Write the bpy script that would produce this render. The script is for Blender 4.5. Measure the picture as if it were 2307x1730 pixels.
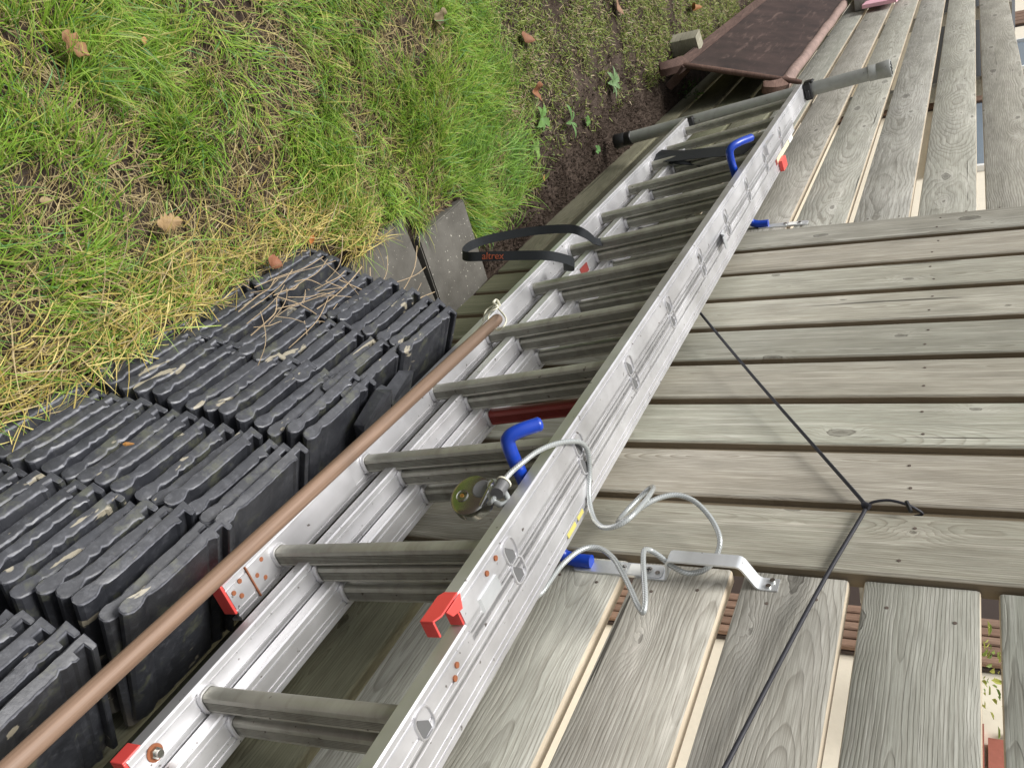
import bpy, bmesh, math, random
import numpy as np
from mathutils import Vector, Matrix, Euler

for o in list(bpy.data.objects): bpy.data.objects.remove(o, do_unlink=True)
S = bpy.context.scene
COL = S.collection
rnd = random.Random(11)
rng = np.random.default_rng(5)

# ---------------------------------------------------------------- camera
# x: along the fence (far = -x), y: through the fence, z: up, ground z = 0. The phone was held sideways.
CAM = np.array((0.0, -0.92, 1.472))
FPX, PITCH, YAW, ROLL = 1950.0, math.radians(28.527), math.radians(61.031), math.radians(-0.936)
Fv = np.array((-math.sin(YAW)*math.cos(PITCH), math.cos(YAW)*math.cos(PITCH), -math.sin(PITCH)))
R0 = np.cross(Fv, (0, 0, 1)); R0 /= np.linalg.norm(R0); U0 = np.cross(R0, Fv)
Rv = math.cos(ROLL)*R0 + math.sin(ROLL)*U0
Uv = -math.sin(ROLL)*R0 + math.cos(ROLL)*U0
cd = bpy.data.cameras.new('camera'); cam = bpy.data.objects.new('camera', cd); COL.objects.link(cam)
cd.sensor_fit = 'HORIZONTAL'; cd.sensor_width = 36.0; cd.lens = FPX/2307*36.0
cd.clip_start = 0.02; cd.clip_end = 500
Mx = Matrix.Identity(4)
for i in range(3):
    Mx[i][0] = Uv[i]; Mx[i][1] = -Rv[i]; Mx[i][2] = -Fv[i]; Mx[i][3] = CAM[i]
cam.matrix_world = Mx
S.camera = cam
def ray(px, py): return Fv + Uv*((px-1153.5)/FPX) + Rv*((py-865.0)/FPX)
def atY(px, py, Y): d = ray(px, py); return CAM + d*((Y-CAM[1])/d[1])
def atZ(px, py, Z): d = ray(px, py); return CAM + d*((Z-CAM[2])/d[2])

# ---------------------------------------------------------------- light
W = bpy.data.worlds.new('World'); S.world = W; W.use_nodes = True
wn = W.node_tree; bg = wn.nodes['Background']
sky = wn.nodes.new('ShaderNodeTexSky'); sky.sky_type = 'NISHITA'; sky.sun_disc = False
SUN_EL, SUN_AZ = math.radians(64), math.radians(196)   # direction the light comes from (azimuth from +y, clockwise)
sky.sun_elevation = SUN_EL; sky.sun_rotation = SUN_AZ; sky.air_density = 1.0; sky.dust_density = 4.0; sky.ozone_density = 1.0
hsv = wn.nodes.new('ShaderNodeHueSaturation'); hsv.inputs['Saturation'].default_value = 0.22
wn.links.new(sky.outputs[0], hsv.inputs['Color']); wn.links.new(hsv.outputs[0], bg.inputs[0])
bg.inputs[1].default_value = 0.056
sl = bpy.data.lights.new('sun', 'SUN'); sl.energy = 1.5; sl.angle = math.radians(24); sl.color = (1.0, 0.985, 0.955)
so = bpy.data.objects.new('sun', sl); COL.objects.link(so); so.location = (0, -3, 6)
sd = Vector((math.sin(SUN_AZ)*math.cos(SUN_EL), math.cos(SUN_AZ)*math.cos(SUN_EL), math.sin(SUN_EL)))
so.rotation_euler = (-sd).to_track_quat('-Z', 'Y').to_euler()
S.view_settings.view_transform = 'Standard'; S.view_settings.look = 'None'
S.view_settings.gamma = 1.0; S.view_settings.exposure = 1.48; S.view_settings.use_curve_mapping = False

# ---------------------------------------------------------------- materials
class NT:
    def __init__(s, name):
        s.m = bpy.data.materials.new(name); s.m.use_nodes = True; s.t = s.m.node_tree
        s.b = s.t.nodes['Principled BSDF']
    def n(s, typ, **kw):
        nd = s.t.nodes.new('ShaderNode'+typ)
        for k, v in kw.items(): setattr(nd, k, v)
        return nd
    def l(s, a, b): s.t.links.new(a, b)
    def math(s, op, a, b=None, c=None):
        nd = s.n('Math', operation=op)
        for i, v in enumerate((a, b, c)):
            if v is None: continue
            if isinstance(v, (int, float)): nd.inputs[i].default_value = v
            else: s.l(v, nd.inputs[i])
        return nd.outputs[0]
    def noise(s, vec, scale, detail=4, rough=.55, dist=0):
        nd = s.n('TexNoise'); nd.inputs['Scale'].default_value = scale; nd.inputs['Detail'].default_value = detail
        nd.inputs['Roughness'].default_value = rough; nd.inputs['Distortion'].default_value = dist
        if vec is not None: s.l(vec, nd.inputs['Vector'])
        return nd.outputs['Fac']
    def ramp(s, fac, stops, interp='LINEAR'):
        nd = s.n('ValToRGB'); cr = nd.color_ramp; cr.interpolation = interp
        while len(cr.elements) < len(stops): cr.elements.new(.5)
        for e, (p, c) in zip(cr.elements, stops):
            e.position = p; e.color = (c, c, c, 1) if isinstance(c, (int, float)) else (*c, 1)
        s.l(fac, nd.inputs[0]); return nd.outputs[0]
    def mix(s, fac, a, b, mode='MIX'):
        nd = s.n('Mix', data_type='RGBA', blend_type=mode)
        for i, v in ((0, fac), (6, a), (7, b)):
            if isinstance(v, (int, float)): nd.inputs[i].default_value = v
            elif isinstance(v, tuple): nd.inputs[i].default_value = (*v, 1)
            else: s.l(v, nd.inputs[i])
        return nd.outputs[2]
    def bump(s, h, strength=.3, dist=.002):
        nd = s.n('Bump'); nd.inputs['Strength'].default_value = strength; nd.inputs['Distance'].default_value = dist
        s.l(h, nd.inputs['Height']); s.l(nd.outputs[0], s.b.inputs['Normal'])
    def coords(s, scale=(1, 1, 1), rand=True):
        tc = s.n('TexCoord'); mp = s.n('Mapping'); mp.inputs['Scale'].default_value = scale
        if rand:
            oi = s.n('ObjectInfo'); ml = s.n('VectorMath', operation='SCALE'); ml.inputs[0].default_value = (37, 51, 83)
            s.l(oi.outputs['Random'], ml.inputs['Scale'])
            ad = s.n('VectorMath', operation='ADD'); s.l(tc.outputs['Object'], ad.inputs[0]); s.l(ml.outputs[0], ad.inputs[1])
            s.l(ad.outputs[0], mp.inputs['Vector'])
        else: s.l(tc.outputs['Object'], mp.inputs['Vector'])
        return mp.outputs[0]
    def random(s): return s.n('ObjectInfo').outputs['Random']
    def set(s, col=None, rough=None, metal=None, spec=None):
        for k, v in (('Base Color', col), ('Roughness', rough), ('Metallic', metal), ('Specular IOR Level', spec)):
            if v is None: continue
            if isinstance(v, tuple): s.b.inputs[k].default_value = (*v, 1)
            elif isinstance(v, (int, float)): s.b.inputs[k].default_value = v
            else: s.l(v, s.b.inputs[k])
        return s

def wood_mat(name, c_lo, c_hi, c_line, c_green, rough=.85, period=.0052, bumpd=.0012, silver=.35, knots=True, edge=None, contrast=.92, kd=(2.1, 6.0), recess=None):
    """flat-sawn board: length along local x, width along local z. Rings are cut from a trunk whose axis runs near the board."""
    m = NT(name)
    v = m.coords((1, 1, 1))
    sep = m.n('SeparateXYZ'); m.l(v, sep.inputs[0]); x, y, z = sep.outputs
    tc = m.n('TexCoord'); so_ = m.n('SeparateXYZ'); m.l(tc.outputs['Object'], so_.inputs[0]); xo, yo, zo = so_.outputs
    rd = m.random()
    r2 = m.math('FRACT', m.math('MULTIPLY', rd, 7.131)); r3 = m.math('FRACT', m.math('MULTIPLY', rd, 13.77)); r4 = m.math('FRACT', m.math('MULTIPLY', rd, 29.3))
    def comb(a, b, c):
        nd = m.n('CombineXYZ')
        for i, q in enumerate((a, b, c)):
            if isinstance(q, (int, float)): nd.inputs[i].default_value = q
            else: m.l(q, nd.inputs[i])
        return nd.outputs[0]
    def sn(fx, fy, fz, detail=2, rough=.5): return m.noise(comb(m.math('MULTIPLY', x, fx), m.math('MULTIPLY', y, fy), m.math('MULTIPLY', z, fz)), 1.0, detail, rough)
    n1 = m.math('MULTIPLY', m.math('SUBTRACT', sn(2.2, 1, 4), .5), .030)
    n2 = m.math('MULTIPLY', m.math('SUBTRACT', sn(1.4, 1, 2), .5), .10)
    n3 = m.math('MULTIPLY', m.math('SUBTRACT', sn(9, 4, 26, 3), .5), .0075)
    zc = m.math('ADD', m.math('SUBTRACT', zo, m.math('MULTIPLY', m.math('SUBTRACT', r2, .5), .13)), n1)
    dp = m.math('ADD', m.math('ADD', m.math('MULTIPLY_ADD', r3, .05, .004), m.math('MULTIPLY', xo, m.math('MULTIPLY', m.math('SUBTRACT', r4, .5), .09))), n2)
    dp = m.math('ADD', dp, yo)
    rr = m.math('SQRT', m.math('ADD', m.math('MULTIPLY', zc, zc), m.math('MULTIPLY', dp, dp)))
    rr = m.math('ADD', rr, n3)
    if knots:
        vo = m.n('TexVoronoi', feature='F1', voronoi_dimensions='2D'); vo.inputs['Scale'].default_value = 1.0; vo.inputs['Randomness'].default_value = .95
        m.l(comb(m.math('MULTIPLY', x, kd[0]), m.math('MULTIPLY', z, kd[1]), 0.0), vo.inputs['Vector'])
        dk = m.math('ADD', vo.outputs['Distance'], m.math('MULTIPLY', m.math('SUBTRACT', sn(40, 40, 90, 3), .5), .07))
        kn = m.math('POWER', m.math('MAXIMUM', m.math('SUBTRACT', 1.0, m.math('MULTIPLY', dk, 4.0)), 0.0), 1.8)
        rr = m.math('ADD', rr, m.math('MULTIPLY', kn, .024))
        ks = vo.outputs['Color']; ksx = m.n('SeparateColor'); m.l(ks, ksx.inputs[0])
        kr = m.math('MULTIPLY_ADD', m.math('POWER', ksx.outputs[0], 2.0), .075, .012)                     # knot size differs from knot to knot
        core = m.math('SUBTRACT', 1.0, m.math('MINIMUM', m.math('DIVIDE', dk, kr), 1.0))
        core = m.ramp(core, ((0.0, 0.0), (.08, .9), (.3, .55), (.75, .8)))
    ph = m.math('FRACT', m.math('DIVIDE', rr, period))
    rings = m.math('MULTIPLY', m.math('POWER', ph, 3.0), m.ramp(ph, ((.0, 1), (.90, 1), (1.0, 0))))
    fib = sn(14, 80, 520, 4, .65)
    fib2 = sn(4, 30, 110, 3, .6)
    blot = sn(2.4, 1, 8, 4, .6)
    base = m.mix(m.ramp(blot, ((.3, 0), (.7, 1))), c_lo, c_hi)
    base = m.mix(m.math('MULTIPLY', r4, .6), base, c_green)
    base = m.mix(m.math('MULTIPLY', m.ramp(fib2, ((.5, 0), (.72, 1))), silver), base, tuple(min(1, q*1.4) for q in c_hi))
    base = m.mix(m.math('MULTIPLY', m.ramp(fib, ((.32, 1), (.58, 0))), .6), base, c_line)
    lw = m.math('MULTIPLY', rings, m.math('MULTIPLY', m.ramp(sn(3, 3, 14, 3), ((.3, .35), (.65, 1))), contrast))
    base = m.mix(lw, base, c_line)
    h = m.math('ADD', m.math('MULTIPLY', rings, -.6), m.math('MULTIPLY', fib, .6))
    if knots:
        base = m.mix(m.math('MULTIPLY', m.ramp(kn, ((.1, 0), (.7, 1))), .25), base, tuple(min(1, q*1.25) for q in c_hi))
        base = m.mix(m.math('MULTIPLY', core, .8), base, tuple(q*.42 for q in c_line))
        h = m.math('ADD', h, m.math('MULTIPLY', core, -.9))
    crk = m.ramp(sn(1.3, 10, 75, 2), ((.255, 1), (.27, 0)))
    base = m.mix(m.math('MULTIPLY', crk, .85), base, tuple(q*.25 for q in c_line))
    base = m.mix(m.math('MULTIPLY', r2, .32), base, m.mix(1.0, base, (1.10, .96, .88), 'MULTIPLY'))
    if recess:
        low_shade = m.ramp(m.math('ADD', m.math('MULTIPLY', xo, -1.0), m.math('MULTIPLY', sn(6, 2, 12, 4, .6), .5)), ((.60, 0), (.92, 1)))  # shade painted as dark olive into the low end of each board
        base = m.mix(m.math('MULTIPLY', low_shade, .85), base, m.mix(fib2, (.05, .055, .022), (.12, .12, .06)))
        base = m.mix(m.math('MULTIPLY', m.ramp(m.math('ADD', yo, .5), ((.5+recess[0]-.0015, 0), (.5+recess[0], 1))), .9), base, m.mix(fib2, tuple(q*.6 for q in recess[1]), recess[1]))
    if edge:
        nz = m.n('SeparateXYZ'); m.l(tc.outputs['Normal'], nz.inputs[0]); ed = m.ramp(m.math('ABSOLUTE', nz.outputs[2]), ((.75, 0), (.92, 1)))
        ecol = m.mix(fib2, tuple(q*.72 for q in edge), edge)
        base = m.mix(m.math('MULTIPLY', ed, .85), base, ecol)
    vs_ = m.n('VectorMath', operation='SCALE'); m.l(base, vs_.inputs[0]); m.l(m.math('MULTIPLY', m.math('MULTIPLY_ADD', r3, .42, .76), m.ramp(sn(5, 2, 18, 5, .65), ((.25, .78), (.7, 1.12)))), vs_.inputs['Scale'])
    base = vs_.outputs[0]
    m.set(col=base, rough=rough, spec=.22)
    m.bump(m.math('ADD', h, m.math('MULTIPLY', crk, -2.0)), .6, bumpd)
    return m.m

MAT = {}
MAT['fence'] = wood_mat('weathered_fence_wood', (.335, .335, .295), (.48, .478, .44), (.15, .14, .115), (.33, .345, .29), edge=(.52, .44, .33))
MAT['fencelow'] = wood_mat('algae_and_shade_fence_wood', (.13, .13, .09), (.20, .195, .145), (.06, .055, .035), (.11, .125, .065), silver=.15)  # algae green, darkened further to paint in the shade behind the ladder
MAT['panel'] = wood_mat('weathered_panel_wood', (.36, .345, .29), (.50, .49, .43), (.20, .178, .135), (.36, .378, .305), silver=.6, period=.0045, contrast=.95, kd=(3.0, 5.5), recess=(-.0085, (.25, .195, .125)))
MAT['brownwood'] = wood_mat('old_brown_wood', (.075, .045, .036), (.14, .09, .072), (.035, .02, .016), (.09, .055, .045), knots=False)
MAT['stumpwood'] = wood_mat('grey_post_wood', (.26, .25, .2), (.4, .38, .3), (.16, .14, .1), (.24, .25, .17), knots=False)
MAT['slat'] = wood_mat('brown_slat_wood', (.25, .16, .12), (.36, .25, .19), (.13, .08, .055), (.28, .20, .15), knots=False)

m = NT('dark_roof_tile')
v = m.coords((1, 1, 1)); n1 = m.noise(v, 14, 5, .6); n2 = m.noise(v, 60, 5, .7); n3 = m.noise(v, 9, 3, .5)
c = m.mix(m.ramp(n1, ((.3, 0), (.7, 1))), (.010, .0105, .013), (.034, .0355, .041))
c = m.mix(m.math('MULTIPLY', m.random(), .4), c, (.024, .026, .033))
c = m.mix(m.math('MULTIPLY', m.ramp(n2, ((.52, 0), (.72, 1))), .5), c, (.085, .088, .098))
c = m.mix(m.math('MULTIPLY', m.ramp(m.noise(v, 18, 4, .7), ((.56, 0), (.66, 1))), .6), c, (.075, .078, .050))
sheen = m.n('Attribute', attribute_name='edge_sheen'); c = m.mix(m.math('MULTIPLY', sheen.outputs['Fac'], m.ramp(n2, ((.3, .3), (.6, .95)))), c, (.23, .235, .265))  # pale sky sheen painted as colour along the upper head edges
vx = m.coords((.45, 1.0, 1.6))
c = m.mix(m.ramp(m.noise(vx, 17, 4, .6, .5), ((.655, 0), (.672, 1))), c, m.mix(n2, (.16, .145, .11), (.36, .32, .24)))
m.set(col=c, rough=m.ramp(n3, ((.3, .36), (.7, .60))), spec=.55); m.bump(m.math('ADD', n2, m.math('MULTIPLY', n1, 2.0)), .5, .0015)
MAT['tile'] = m.m

def alu(name, lo, hi, r0, r1, dirt=.4, metal=1.0):
    m = NT(name); v = m.coords((1, 1, 1)); vs = m.coords((2.0, 40, 40))
    n1 = m.noise(v, 7, 5, .6); n2 = m.noise(vs, 1.0, 3, .6); n3 = m.noise(v, 140, 3, .6); sp = m.noise(v, 75, 2, .5)
    c = m.mix(m.ramp(n1, ((.3, 0), (.7, 1))), lo, hi)
    c = m.mix(m.math('MULTIPLY', m.ramp(n2, ((.45, 0), (.8, 1))), dirt), c, (lo[0]*.55, lo[1]*.5, lo[2]*.46))
    c = m.mix(m.math('MULTIPLY', m.ramp(sp, ((.70, 0), (.76, 1))), .85), c, (.09, .065, .05))
    m.set(col=c, rough=m.ramp(n1, ((.3, r0), (.7, r1))), metal=metal)
    m.bump(n3, .08, .0005)
    return m.m
MAT['alu'] = alu('dull_aluminium', (.62, .615, .625), (.75, .745, .755), .38, .52, .12, .86)
MAT['rung'] = alu('grimy_rung_aluminium', (.32, .315, .27), (.46, .45, .40), .42, .58, .5, .6)
MAT['tube'] = alu('grey_tube', (.30, .31, .29), (.38, .39, .37), .42, .55, .3, .4)
MAT['zinc'] = alu('galvanised_steel', (.60, .62, .63), (.76, .78, .79), .36, .5, .2, .75)
MAT['steel'] = alu('polished_steel', (.42, .42, .39), (.55, .54, .51), .16, .30, .1)

def simple(name, col, rough=.5, metal=0., spec=.5, var=.15, nscale=40, bumps=.15, bd=.001):
    m = NT(name); v = m.coords((1, 1, 1)); n1 = m.noise(v, nscale, 4, .6); n2 = m.noise(v, nscale*.2, 3, .6)
    f = m.math('MULTIPLY_ADD', m.math('ADD', n1, n2), var, 1.0-var)
    nd = m.n('VectorMath', operation='SCALE'); nd.inputs[0].default_value = col; m.l(f, nd.inputs['Scale'])
    m.set(col=nd.outputs[0], rough=rough, metal=metal, spec=spec)
    if bumps: m.bump(n1, bumps, bd)
    return m.m
MAT['blue'] = simple('blue_plastic_coating', (.008, .045, .36), .30, bumps=.04)
MAT['red'] = simple('red_plastic', (.66, .07, .06), .38, bumps=.05)
MAT['redpaint'] = simple('dull_red_paint', (.19, .028, .022), .5, var=.3)
MAT['black'] = simple('black_plastic', (.008, .008, .009), .45, bumps=.2)
MAT['web'] = simple('black_webbing', (.004, .006, .008), .85, nscale=400, bumps=.4, var=.4)
MAT['cord'] = simple('black_elastic_cord', (.012, .012, .018), .6, nscale=300, bumps=.3)
MAT['rust'] = simple('rusty_steel', (.22, .07, .025), .75, nscale=200, var=.5)
MAT['nail'] = simple('weathered_nail', (.10, .075, .06), .7)
MAT['brass'] = simple('brass_keyhole', (.55, .28, .08), .35, metal=.8)
MAT['string'] = simple('white_string', (.62, .6, .48), .85, nscale=300)
MAT['white'] = simple('white_sticker', (.72, .72, .68), .5, var=.1)
MAT['cream_s'] = simple('cream_sticker', (.62, .58, .40), .5, var=.15)
MAT['yellow_s'] = simple('yellow_sticker', (.50, .44, .12), .5, var=.2)
MAT['orange'] = simple('orange_print', (.26, .055, .02), .7)
MAT['ink'] = simple('black_print', (.02, .02, .02), .6)
MAT['hollow'] = simple('dark_hollow_metal', (.13, .13, .13), .55, metal=.3)
MAT['pink'] = simple('pink_sheet', (.75, .42, .50), .5)
MAT['cream'] = simple('cream_render', (.78, .72, .60), .85, nscale=60, bumps=.3, var=.12)
MAT['shade'] = simple('dark_brown_board', (.05, .035, .03), .7)
MAT['pane'] = simple('blue_grey_pane', (.22, .27, .32), .12, spec=.8, var=.1)
MAT['sill'] = simple('white_sill', (.8, .8, .78), .5, var=.05)
MAT['brick'] = simple('red_brick', (.36, .12, .085), .85, nscale=90, var=.35)
MAT['cover'] = simple('dark_grey_cover', (.075, .08, .085), .5, var=.2, nscale=8)
MAT['bark'] = simple('worn_pinkish_pole', (.24, .165, .14), .8, nscale=28, var=.75, bumps=.9, bd=.008)
MAT['slab'] = None
m = NT('concrete_slab'); v = m.coords((1, 1, 1))
c = m.mix(m.ramp(m.noise(v, 7, 5, .6), ((.3, 0), (.7, 1))), (.075, .070, .060), (.135, .127, .112))
c = m.mix(m.ramp(m.noise(v, 110, 2, .5), ((.70, 0), (.73, 1))), c, (.42, .40, .34))
m.set(col=c, rough=.9, spec=.2); m.bump(m.noise(v, 160, 4, .7), .5, .002); MAT['slab'] = m.m
# clear coated steel cable: twisted strands seen through plastic
m = NT('clear_coated_steel_cable')
at = m.n('Attribute', attribute_name='tw'); w = m.math('MULTIPLY_ADD', m.math('SINE', at.outputs['Fac']), .5, .5)
m.set(col=m.mix(w, (.28, .295, .29), (.43, .45, .44)), rough=.22, metal=.25, spec=.6)
m.b.inputs['Coat Weight'].default_value = .6; m.b.inputs['Coat Roughness'].default_value = .12
m.bump(w, .2, .0008); MAT['cable'] = m.m
# broom handle: bare varnished wood with a grimy end
m = NT('worn_broom_handle'); v = m.coords((1, 1, 1))
g1 = m.noise(m.coords((4, 120, 120)), 1.0, 4, .6); g2 = m.noise(v, 9, 4, .6)
c = m.mix(m.ramp(g1, ((.3, 0), (.7, 1))), (.15, .092, .06), (.25, .165, .115))
tc = m.n('TexCoord'); sp = m.n('SeparateXYZ'); m.l(tc.outputs['Object'], sp.inputs[0])
gr = m.math('MULTIPLY', m.ramp(m.math('ADD', m.math('MULTIPLY', sp.outputs[0], .9), m.math('MULTIPLY', g2, .5)), ((.25, 0), (.95, 1))), .65)
c = m.mix(gr, c, (.10, .075, .055)); c = m.mix(m.math('MULTIPLY', m.ramp(g2, ((.55, 0), (.7, 1))), .35), c, (.16, .11, .08))
m.set(col=c, rough=.55, spec=.35); m.bump(g1, .2, .001); MAT['handle'] = m.m
# panel of the old cart: dark stained ply with pale scratches
m = NT('dark_stained_board'); v = m.coords((1, 1, 1)); vs = m.coords((2.5, 4, 22))
n1 = m.noise(vs, 1.6, 5, .65, .6); n2 = m.noise(v, 5, 5, .6)
c = m.mix(m.ramp(n2, ((.3, 0), (.7, 1))), (.020, .0125, .011), (.055, .034, .029))
c = m.mix(m.math('MULTIPLY', m.ramp(n1, ((.56, 0), (.70, 1))), .6), c, (.15, .10, .083))
m.set(col=c, rough=.7, spec=.3); m.bump(n1, .4, .002); MAT['cartpanel'] = m.m
# soil
m = NT('soil'); v = m.coords((1, 1, 1), False)
n1 = m.noise(v, 9, 6, .65); n2 = m.noise(v, 70, 5, .7)
c = m.mix(m.ramp(n1, ((.35, 0), (.65, 1))), (.034, .024, .018), (.080, .060, .048))
c = m.mix(m.math('MULTIPLY', m.ramp(n2, ((.55, 0), (.75, 1))), .6), c, (.12, .095, .07))
m.set(col=c, rough=.95, spec=.1); m.bump(m.math('ADD', n2, n1), .9, .012); MAT['soil'] = m.m
m = NT('paved_yard'); v = m.coords((1, 1, 1), False)
m.set(col=m.mix(m.noise(v, 30, 4), (.42, .37, .29), (.56, .50, .41)), rough=.9); MAT['yard'] = m.m
def blade_mat(name):
    m = NT(name); a = m.n('Attribute', attribute_name='col')
    m.set(col=a.outputs['Color'], rough=.5, spec=.35)
    tr = m.n('BsdfTranslucent'); m.l(a.outputs['Color'], tr.inputs[0]); mx = m.n('MixShader'); mx.inputs[0].default_value = .30
    m.l(m.b.outputs[0], mx.inputs[1]); m.l(tr.outputs[0], mx.inputs[2]); m.l(mx.outputs[0], m.t.nodes['Material Output'].inputs[0])
    return m.m
MAT['blade'] = blade_mat('grass_blade')

# ---------------------------------------------------------------- mesh helpers
def mesh_obj(name, verts, faces, mat, parent=None, smooth=False, loc=None):
    me = bpy.data.meshes.new(name); me.from_pydata([tuple(map(float, v)) for v in verts], [], faces); me.update()
    if mat is not None: me.materials.append(MAT[mat] if isinstance(mat, str) else mat)
    if smooth is True: me.polygons.foreach_set('use_smooth', [True]*len(me.polygons))
    o = bpy.data.objects.new(name, me); COL.objects.link(o)
    if parent is not None: o.parent = parent
    if loc is not None: o.location = loc
    return o
def fixn(o):
    bm = bmesh.new(); bm.from_mesh(o.data); bmesh.ops.recalc_face_normals(bm, faces=bm.faces); bm.to_mesh(o.data); bm.free(); return o
def autosmooth(o, deg=35):
    me = o.data
    bm = bmesh.new(); bm.from_mesh(me); bmesh.ops.recalc_face_normals(bm, faces=bm.faces)
    for f in bm.faces: f.smooth = True
    for e in bm.edges:
        if len(e.link_faces) == 2 and e.calc_face_angle(0) > math.radians(deg): e.smooth = False
    bm.to_mesh(me); bm.free(); return o
def tag(o, label=None, cat=None, group=None, kind=None):
    for k, v in (('label', label), ('category', cat), ('group', group), ('kind', kind)):
        if v: o[k] = v
    return o
def empty(name, loc, label=None, cat=None, group=None):
    o = bpy.data.objects.new(name, None); COL.objects.link(o); o.location = loc; o.empty_display_size = .05
    return tag(o, label, cat, group)
def prism(profile, a, b, axis):
    """closed 2D profile (p,q) extruded along axis from a to b. axis 0: profile = (y,z); 1: (x,z); 2: (x,y)"""
    n = len(profile); V = []
    for t in (a, b):
        for p, q in profile:
            V.append({0: (t, p, q), 1: (p, t, q), 2: (p, q, t)}[axis])
    F = [tuple(range(n))[::-1], tuple(range(n, 2*n))] + [(i, (i+1) % n, n+(i+1) % n, n+i) for i in range(n)]
    return V, F
def rrect(w, h, r, k=2, c=(0, 0)):
    pts = []
    for cx, cy, a0 in ((w/2-r, h/2-r, 0), (-w/2+r, h/2-r, 90), (-w/2+r, -h/2+r, 180), (w/2-r, -h/2+r, 270)):
        for i in range(k+1):
            a = math.radians(a0+90*i/k); pts.append((c[0]+cx+r*math.cos(a), c[1]+cy+r*math.sin(a)))
    return pts
class MB:
    def __init__(s): s.V = []; s.F = []
    def add(s, V, F):
        o = len(s.V); s.V += [tuple(v) for v in V]; s.F += [tuple(i+o for i in f) for f in F]; return s
    def box(s, x0, x1, y0, y1, z0, z1):
        return s.add([(x, y, z) for x in (x0, x1) for y in (y0, y1) for z in (z0, z1)],
                     [(0, 1, 3, 2), (4, 6, 7, 5), (0, 4, 5, 1), (2, 3, 7, 6), (0, 2, 6, 4), (1, 5, 7, 3)])
    def prism(s, prof, a, b, axis): return s.add(*prism(prof, a, b, axis))
    def obj(s, name, mat, parent=None, smooth=None, loc=None):
        o = mesh_obj(name, s.V, s.F, mat, parent, loc=loc); fixn(o)
        if smooth: autosmooth(o, smooth)
        return o
def spline(pts, n=12):
    P = [np.array(p, float) for p in pts]; P = [2*P[0]-P[1]] + P + [2*P[-1]-P[-2]]; out = []
    for i in range(1, len(P)-2):
        for k in range(n):
            t = k/n; a, b, c, d = P[i-1], P[i], P[i+1], P[i+2]
            out.append(.5*((2*b)+(-a+c)*t+(2*a-5*b+4*c-d)*t*t+(-a+3*b-3*c+d)*t**3))
    out.append(P[-2]); return out
def frames(path):
    path = [np.array(p, float) for p in path]; T = []
    for i in range(len(path)):
        t = path[min(i+1, len(path)-1)]-path[max(i-1, 0)]; T.append(t/(np.linalg.norm(t)+1e-12))
    n = np.cross(T[0], (0, 0, 1)); n = np.cross(T[0], (1, 0, 0)) if np.linalg.norm(n) < .1 else n
    n /= np.linalg.norm(n); out = []
    for t in T:
        n = n-t*(n@t); n /= np.linalg.norm(n); out.append((n, np.cross(t, n)))
    return path, T, out
def tube_geo(path, r, k=10, cap=True):
    path, T, fr = frames(path); V = []; F = []
    rr = r if hasattr(r, '__len__') else [r]*len(path)
    for p, (n, b), q in zip(path, fr, rr):
        for i in range(k):
            a = 2*math.pi*i/k; V.append(p+q*(n*math.cos(a)+b*math.sin(a)))
    for j in range(len(path)-1):
        for i in range(k): F.append((j*k+i, j*k+(i+1) % k, (j+1)*k+(i+1) % k, (j+1)*k+i))
    if cap: F.append(tuple(range(k))[::-1]); F.append(tuple(range((len(path)-1)*k, len(path)*k)))
    return V, F
def tube(name, path, r, mat, parent=None, k=10):
    o = mesh_obj(name, *tube_geo(path, r, k), mat, parent); autosmooth(o, 50); return o
def ribbon(name, path, nrm, w, th, mat, parent=None):
    """flat strap along path; nrm: width direction per point (or one)"""
    path, T, fr = frames(path); V = []; F = []
    for i, (p, t) in enumerate(zip(path, T)):
        d = np.array(nrm[i] if isinstance(nrm, list) else nrm, float); d = d-t*(d@t); d /= np.linalg.norm(d); u = np.cross(t, d)
        for a, b in ((-1, -1), (1, -1), (1, 1), (-1, 1)): V.append(p+d*a*w/2+u*b*th/2)
    for j in range(len(path)-1):
        for i in range(4): F.append((j*4+i, j*4+(i+1) % 4, (j+1)*4+(i+1) % 4, (j+1)*4+i))
    n = len(path)-1; F += [(3, 2, 1, 0), (n*4, n*4+1, n*4+2, n*4+3)]
    o = mesh_obj(name, V, F, mat, parent); autosmooth(o, 40); return o
def copy_of(o, parent=None, loc=None):
    c = o.copy(); COL.objects.link(c)
    if parent is not None: c.parent = parent
    if loc is not None: c.location = loc
    return c

# ================================================================ GROUND
def vnoise(x, y, seed, sc):
    r = np.random.default_rng(seed); g = r.random((64, 64)); x = (np.asarray(x)*sc) % 64; y = (np.asarray(y)*sc) % 64
    i = np.floor(x).astype(int); j = np.floor(y).astype(int); fx = x-i; fy = y-j; fx = fx*fx*(3-2*fx); fy = fy*fy*(3-2*fy)
    i1 = (i+1) % 64; j1 = (j+1) % 64; i %= 64; j %= 64
    return (g[i, j]*(1-fx)+g[i1, j]*fx)*(1-fy)+(g[i, j1]*(1-fx)+g[i1, j1]*fx)*fy
def ground_h(x, y):
    near = np.clip((np.asarray(y)+.12)/-.15, .15, 1)
    return near*((vnoise(x, y, 1, 3.0)-.5)*.03+(vnoise(x, y, 2, 11.)-.5)*.018+(vnoise(x, y, 3, 40.)-.5)*.008)
nx, ny = 200, 60
gx = np.concatenate((np.linspace(-60, -9, 8)[:-1], np.linspace(-9, -5, 40)[:-1], np.linspace(-5, .8, 240), np.linspace(1.2, 60, 8)))
gy = np.concatenate((np.linspace(-60, -2.2, 8)[:-1], np.linspace(-2.0, -.0, 90), np.linspace(.06, .3, 6), np.linspace(1, 60, 6)))
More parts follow.
